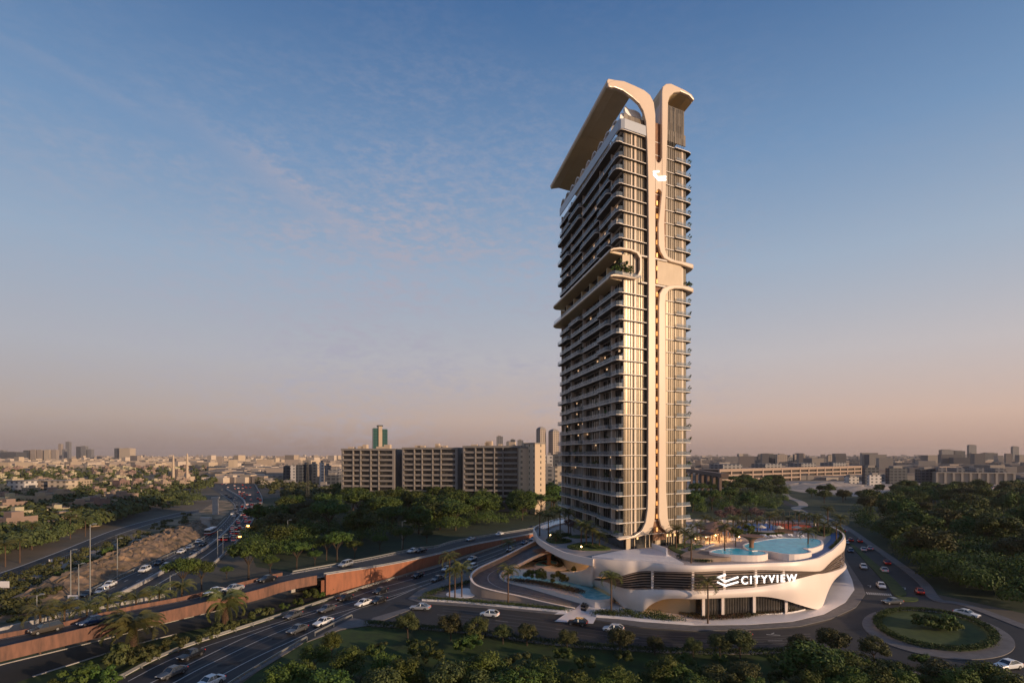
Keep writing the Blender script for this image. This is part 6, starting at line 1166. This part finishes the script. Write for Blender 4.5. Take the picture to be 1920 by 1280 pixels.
# right distance: long arcaded building, viaduct, mall, sand
def longb(a,b,hgt,d,name,lab,m,nb,fl):
    A_=G(*a); B_=G(*b); dd=(B_[0]-A_[0],B_[1]-A_[1]); l=math.hypot(*dd); u_=(dd[0]/l,dd[1]/l); nn=(-u_[1],u_[0]); Q=lambda p,q,z:(A_[0]+u_[0]*p+nn[0]*q,A_[1]+u_[1]*p+nn[1]*q,z); r_=empty(name,A_,0,lab,'building')
    mb=MB(Q); mb.box(0,l,1.5,d,0,hgt); mb.build('wall',M['dark'] if fl else m,r_)
    for f in range(fl): mb=MB(Q); mb.box(0,l,-.1,1.49,hgt*(f+.62)/fl,hgt*(f+1)/fl); mb.build('floor_band',m,r_)
    for k_ in range(nb+1): mb=MB(Q); mb.box(l*k_/nb-1.2,l*k_/nb+1.2,-.4,1.4,0,hgt+1); mb.build('pier',m,r_)
    mb=MB(Q); mb.box(-1,l+1,-.5,d+.5,hgt+.01,hgt+1.2); mb.build('roof',m,r_)
    for k_ in range(4): mb=MB(Q); mb.box(l*(.04+.25*k_),l*(.15+.25*k_),6,d-4,hgt+1.21,hgt+6.5); mb.build('roof_hall',FAC[1],r_)
longb((1350,907),(1615,894),17,30,'arcaded_building','very long beige arcaded building under construction in the right distance',mat('dusty_concrete',(.36,.26,.20),.9),16,3)
longb((1757,906),(1902,908),13,40,'shopping_mall','long cream mall building in the right distance',mat('mall_wall',(.33,.28,.23),.8),9,0)
va=empty('viaduct',G(1320,912),0,'brown elevated viaduct on tall columns right behind the tower','viaduct'); c=[(G(a,b,19)) for a,b in ((1230,876),(1285,881.5),(1320,886),(1352,891))]; c=crom(c,4); mb=MB(); mb.wall([(p[0],p[1]) for p in c],17.5,20.5,6); mb.build('deck',mat('viaduct_brown',(.15,.10,.08),.9),va)
for p in resamp(c,13): mb=MB(); mb.box(p[0]-1,p[0]+1,p[1]+1,p[1]+4,0,17.49); mb.build('column',bpy.data.materials['viaduct_brown'],va)
def mound(cx,cy,rx,ry,h,seed,name='sand_mound'):
    r=random.Random(seed); mb=MB(); rs=[]
    ph=[r.uniform(0,6) for _ in range(4)]
    for k_ in range(10):
        t=k_/9; rs.append([(cx+rx*(1-t)*(1+.15*math.sin(3*a*math.pi/16+ph[0]))*math.cos(a*math.pi/16),cy+ry*(1-t)*(1+.15*math.sin(2*a*math.pi/16+ph[1]))*math.sin(a*math.pi/16),h*(math.sin(t*math.pi/2)**1.5)*(1+.12*math.sin(5*a*math.pi/16+ph[2]))-.05) for a in range(32)])
    mb.rings(rs,cap=True); struct(name,mb,M['path'],True)
q=G(1560,915); mound(q[0],q[1],62,22,6,1); q=G(1620,918); mound(q[0],q[1],50,18,4.5,2); q=G(1500,912); mound(q[0],q[1],40,20,4,3); q=G(1720,922); mound(q[0],q[1],70,14,3,4)
zone('sandy_ground',[(1230,915),(1300,922),(1420,907),(1500,922),(1600,930),(1700,936),(1920,930),(2200,925),(2200,905),(1230,900)],.012,M['path'])
# far city and far trees as one mass each (uncountable)
def mass_boxes(name,n_,rng,lab,m,seed,y0=2400,y1=11000,h=(5,16)):
    r=random.Random(seed); mb=MB()
    for i in range(n_):
        Y=1/(r.uniform(1/y1,1/y0)); 
        Y=y0+(y1-y0)*r.random()**1.7; px=r.uniform(*rng); x=(px-960)*Y/FPX; mb.rbox(x,Y,0,r.uniform(*h)*(1 if r.random()<.93 else 2.2),r.uniform(10,45),r.uniform(10,30),R(r.choice((-20,70,10))),r.randrange(len(m)))
    return tag(mb.build(name,m),lab,name.replace('_',' '),kind='stuff')
FW=[mat('far_wall_%d'%i,c,.9) for i,c in enumerate([(.46,.36,.26),(.36,.28,.21),(.52,.42,.33),(.27,.22,.19),(.20,.18,.17)])]
mass_boxes('far_city',2600,(-200,1060),'pale mass of far low buildings to the left horizon',FW[:4],1,1500)
FD=[mat('far_wall_dim_%d'%i,c,.9) for i,c in enumerate([(.26,.21,.18),(.19,.165,.15),(.13,.12,.12),(.32,.27,.23)])]
mass_boxes('far_city',2600,(1240,2150),'grey mass of far low buildings to the right horizon',FD,2,1000,h=(5,18))
mass_boxes('far_city',320,(1240,2150),'scattered low sheds beyond the sandy ground on the right',FD,3,800,1500,(3,7))
mass_boxes('far_city',260,(400,650),'low pale buildings beyond the traffic jam',FW[:4],4,720,1600,(5,12))
def mass_trees(name,n_,sampler,lab,seed,leaf=1.1,per=46,mt=None,sc=1):
    r=random.Random(seed); mb=MB()
    for i in range(n_):
        x,y=sampler(r); s_=r.uniform(2.6,5.2)*sc; q=max(14,int(per*min(1,(500 if per<200 else 200)/y)))
        for k_ in range(q):
            u=r.uniform(-.4,1); t=r.uniform(0,6.283); c_=math.sqrt(1-u*u); n=Vector((c_*math.cos(t),c_*math.sin(t),u)); p=Vector((x,y,s_*1.0))+Vector((n.x*s_,n.y*s_,n.z*s_*.8))*r.uniform(.7,1.05)
            nn=(n+Vector((r.uniform(-.6,.6),r.uniform(-.6,.6),r.uniform(-.3,.6)))).normalized(); a1=nn.cross(Vector((r.random(),r.random(),r.random()+.1))).normalized(); a2=nn.cross(a1); L_=leaf*r.uniform(.7,1.4)*(1.7 if y>700 else 1)
            mb.add([p-a1*L_,p+a2*L_*.8,p+a1*L_,p-a2*L_*.8],[(0,1,2,3)])
    return tag(mb.build(name,mt or M['leaf3']),lab,'trees',kind='stuff')
def samp(poly,pw=1.0,ymin=None):
    ys=[p[1] for p in poly]; xs=[p[0] for p in poly]
    def f(r):
        while 1:
            px=r.uniform(min(xs),max(xs)); py=min(ys)+(max(ys)-min(ys))*r.random()**pw
            if inpoly(px,py,poly): return G(px,py)[:2]
    return f
mass_trees('residential_trees',1250,samp([(-60,1040),(80,1012),(210,985),(330,945),(400,915),(460,880),(600,868),(400,864),(-60,864)],1.1),'dark trees between the houses of the left quarter',1)
mass_trees('residential_trees',140,samp([(-60,1062),(60,1040),(140,1010),(200,985),(300,960),(385,950),(385,925),(300,930),(220,950),(100,985),(-60,1000)]),'brown green belt of trees between the service road and the villas',2,.42,330)
mass_trees('far_woods',130,samp([(1440,884),(1920,872),(2000,880),(1920,886),(1700,884)]),'dark strip of far trees before the right horizon',3)
mass_trees('far_woods',90,samp([(470,905),(600,915),(640,935),(600,945),(500,930)]),'dark trees beside the office group',4,.9,70)
mass_trees('far_woods',60,samp([(400,880),(520,876),(520,892),(420,890)]),'trees beyond the traffic jam',5)
mass_trees('scrub_bushes',260,samp([(-40,1180),(60,1150),(150,1082),(300,1016),(385,975),(345,965),(200,1022),(0,1092),(-60,1120)]),'low scrub bushes between the dirt paths',6,.3,70,None,.3)
# parking lot cars right
PK=[boxcar(0,c) for c in ('dark','white','silver')]
for i in range(26):
    o=cobj('car',random.choice(PK)); o.location=G(random.uniform(1760,1910),random.uniform(912,920)); o.rotation_euler=(0,0,random.choice((0,1.57))); tag(o,'tiny parked car on the lot in front of the long mall','car','cars parked at the mall')
def under(r,f1=samp([(560,1000),(640,935),(1060,922),(1060,972),(860,1000),(700,1030),(560,1050),(470,1060),(455,1000)]),f2=samp([(1600,945),(1700,922),(1990,920),(1990,1160),(1760,1108),(1650,1022),(1595,975)]),f3=samp([(1290,930),(1420,905),(1480,915),(1470,958),(1300,968)])): return r.choice((f1,f2,f2,f3))(r)
bpy.data.materials['woodland_floor'].diffuse_color=(0,0,0,1)
mass_trees('undergrowth',600,under,'dense dark undergrowth filling the woods',8,.26,420,M['leaf'])
# ------------------------------------------------------------ haze
hz=MB(); hz.box(-14500,14500,-80,12600,-1,150)
hm=bpy.data.materials.new('haze'); hm.use_nodes=True; t=hm.node_tree; t.nodes.remove(t.nodes['Principled BSDF']); pv=t.nodes.new('ShaderNodeVolumePrincipled'); pv.inputs['Color'].default_value=(.80,.72,.70,1); pv.inputs['Density'].default_value=HAZE; pv.inputs['Anisotropy'].default_value=0.1
t.links.new(pv.outputs[0],[n for n in t.nodes if n.type=='OUTPUT_MATERIAL'][0].inputs['Volume'])
hz_o=tag(hz.build('haze',hm),'pale dusty evening haze over the city','haze',kind='stuff')
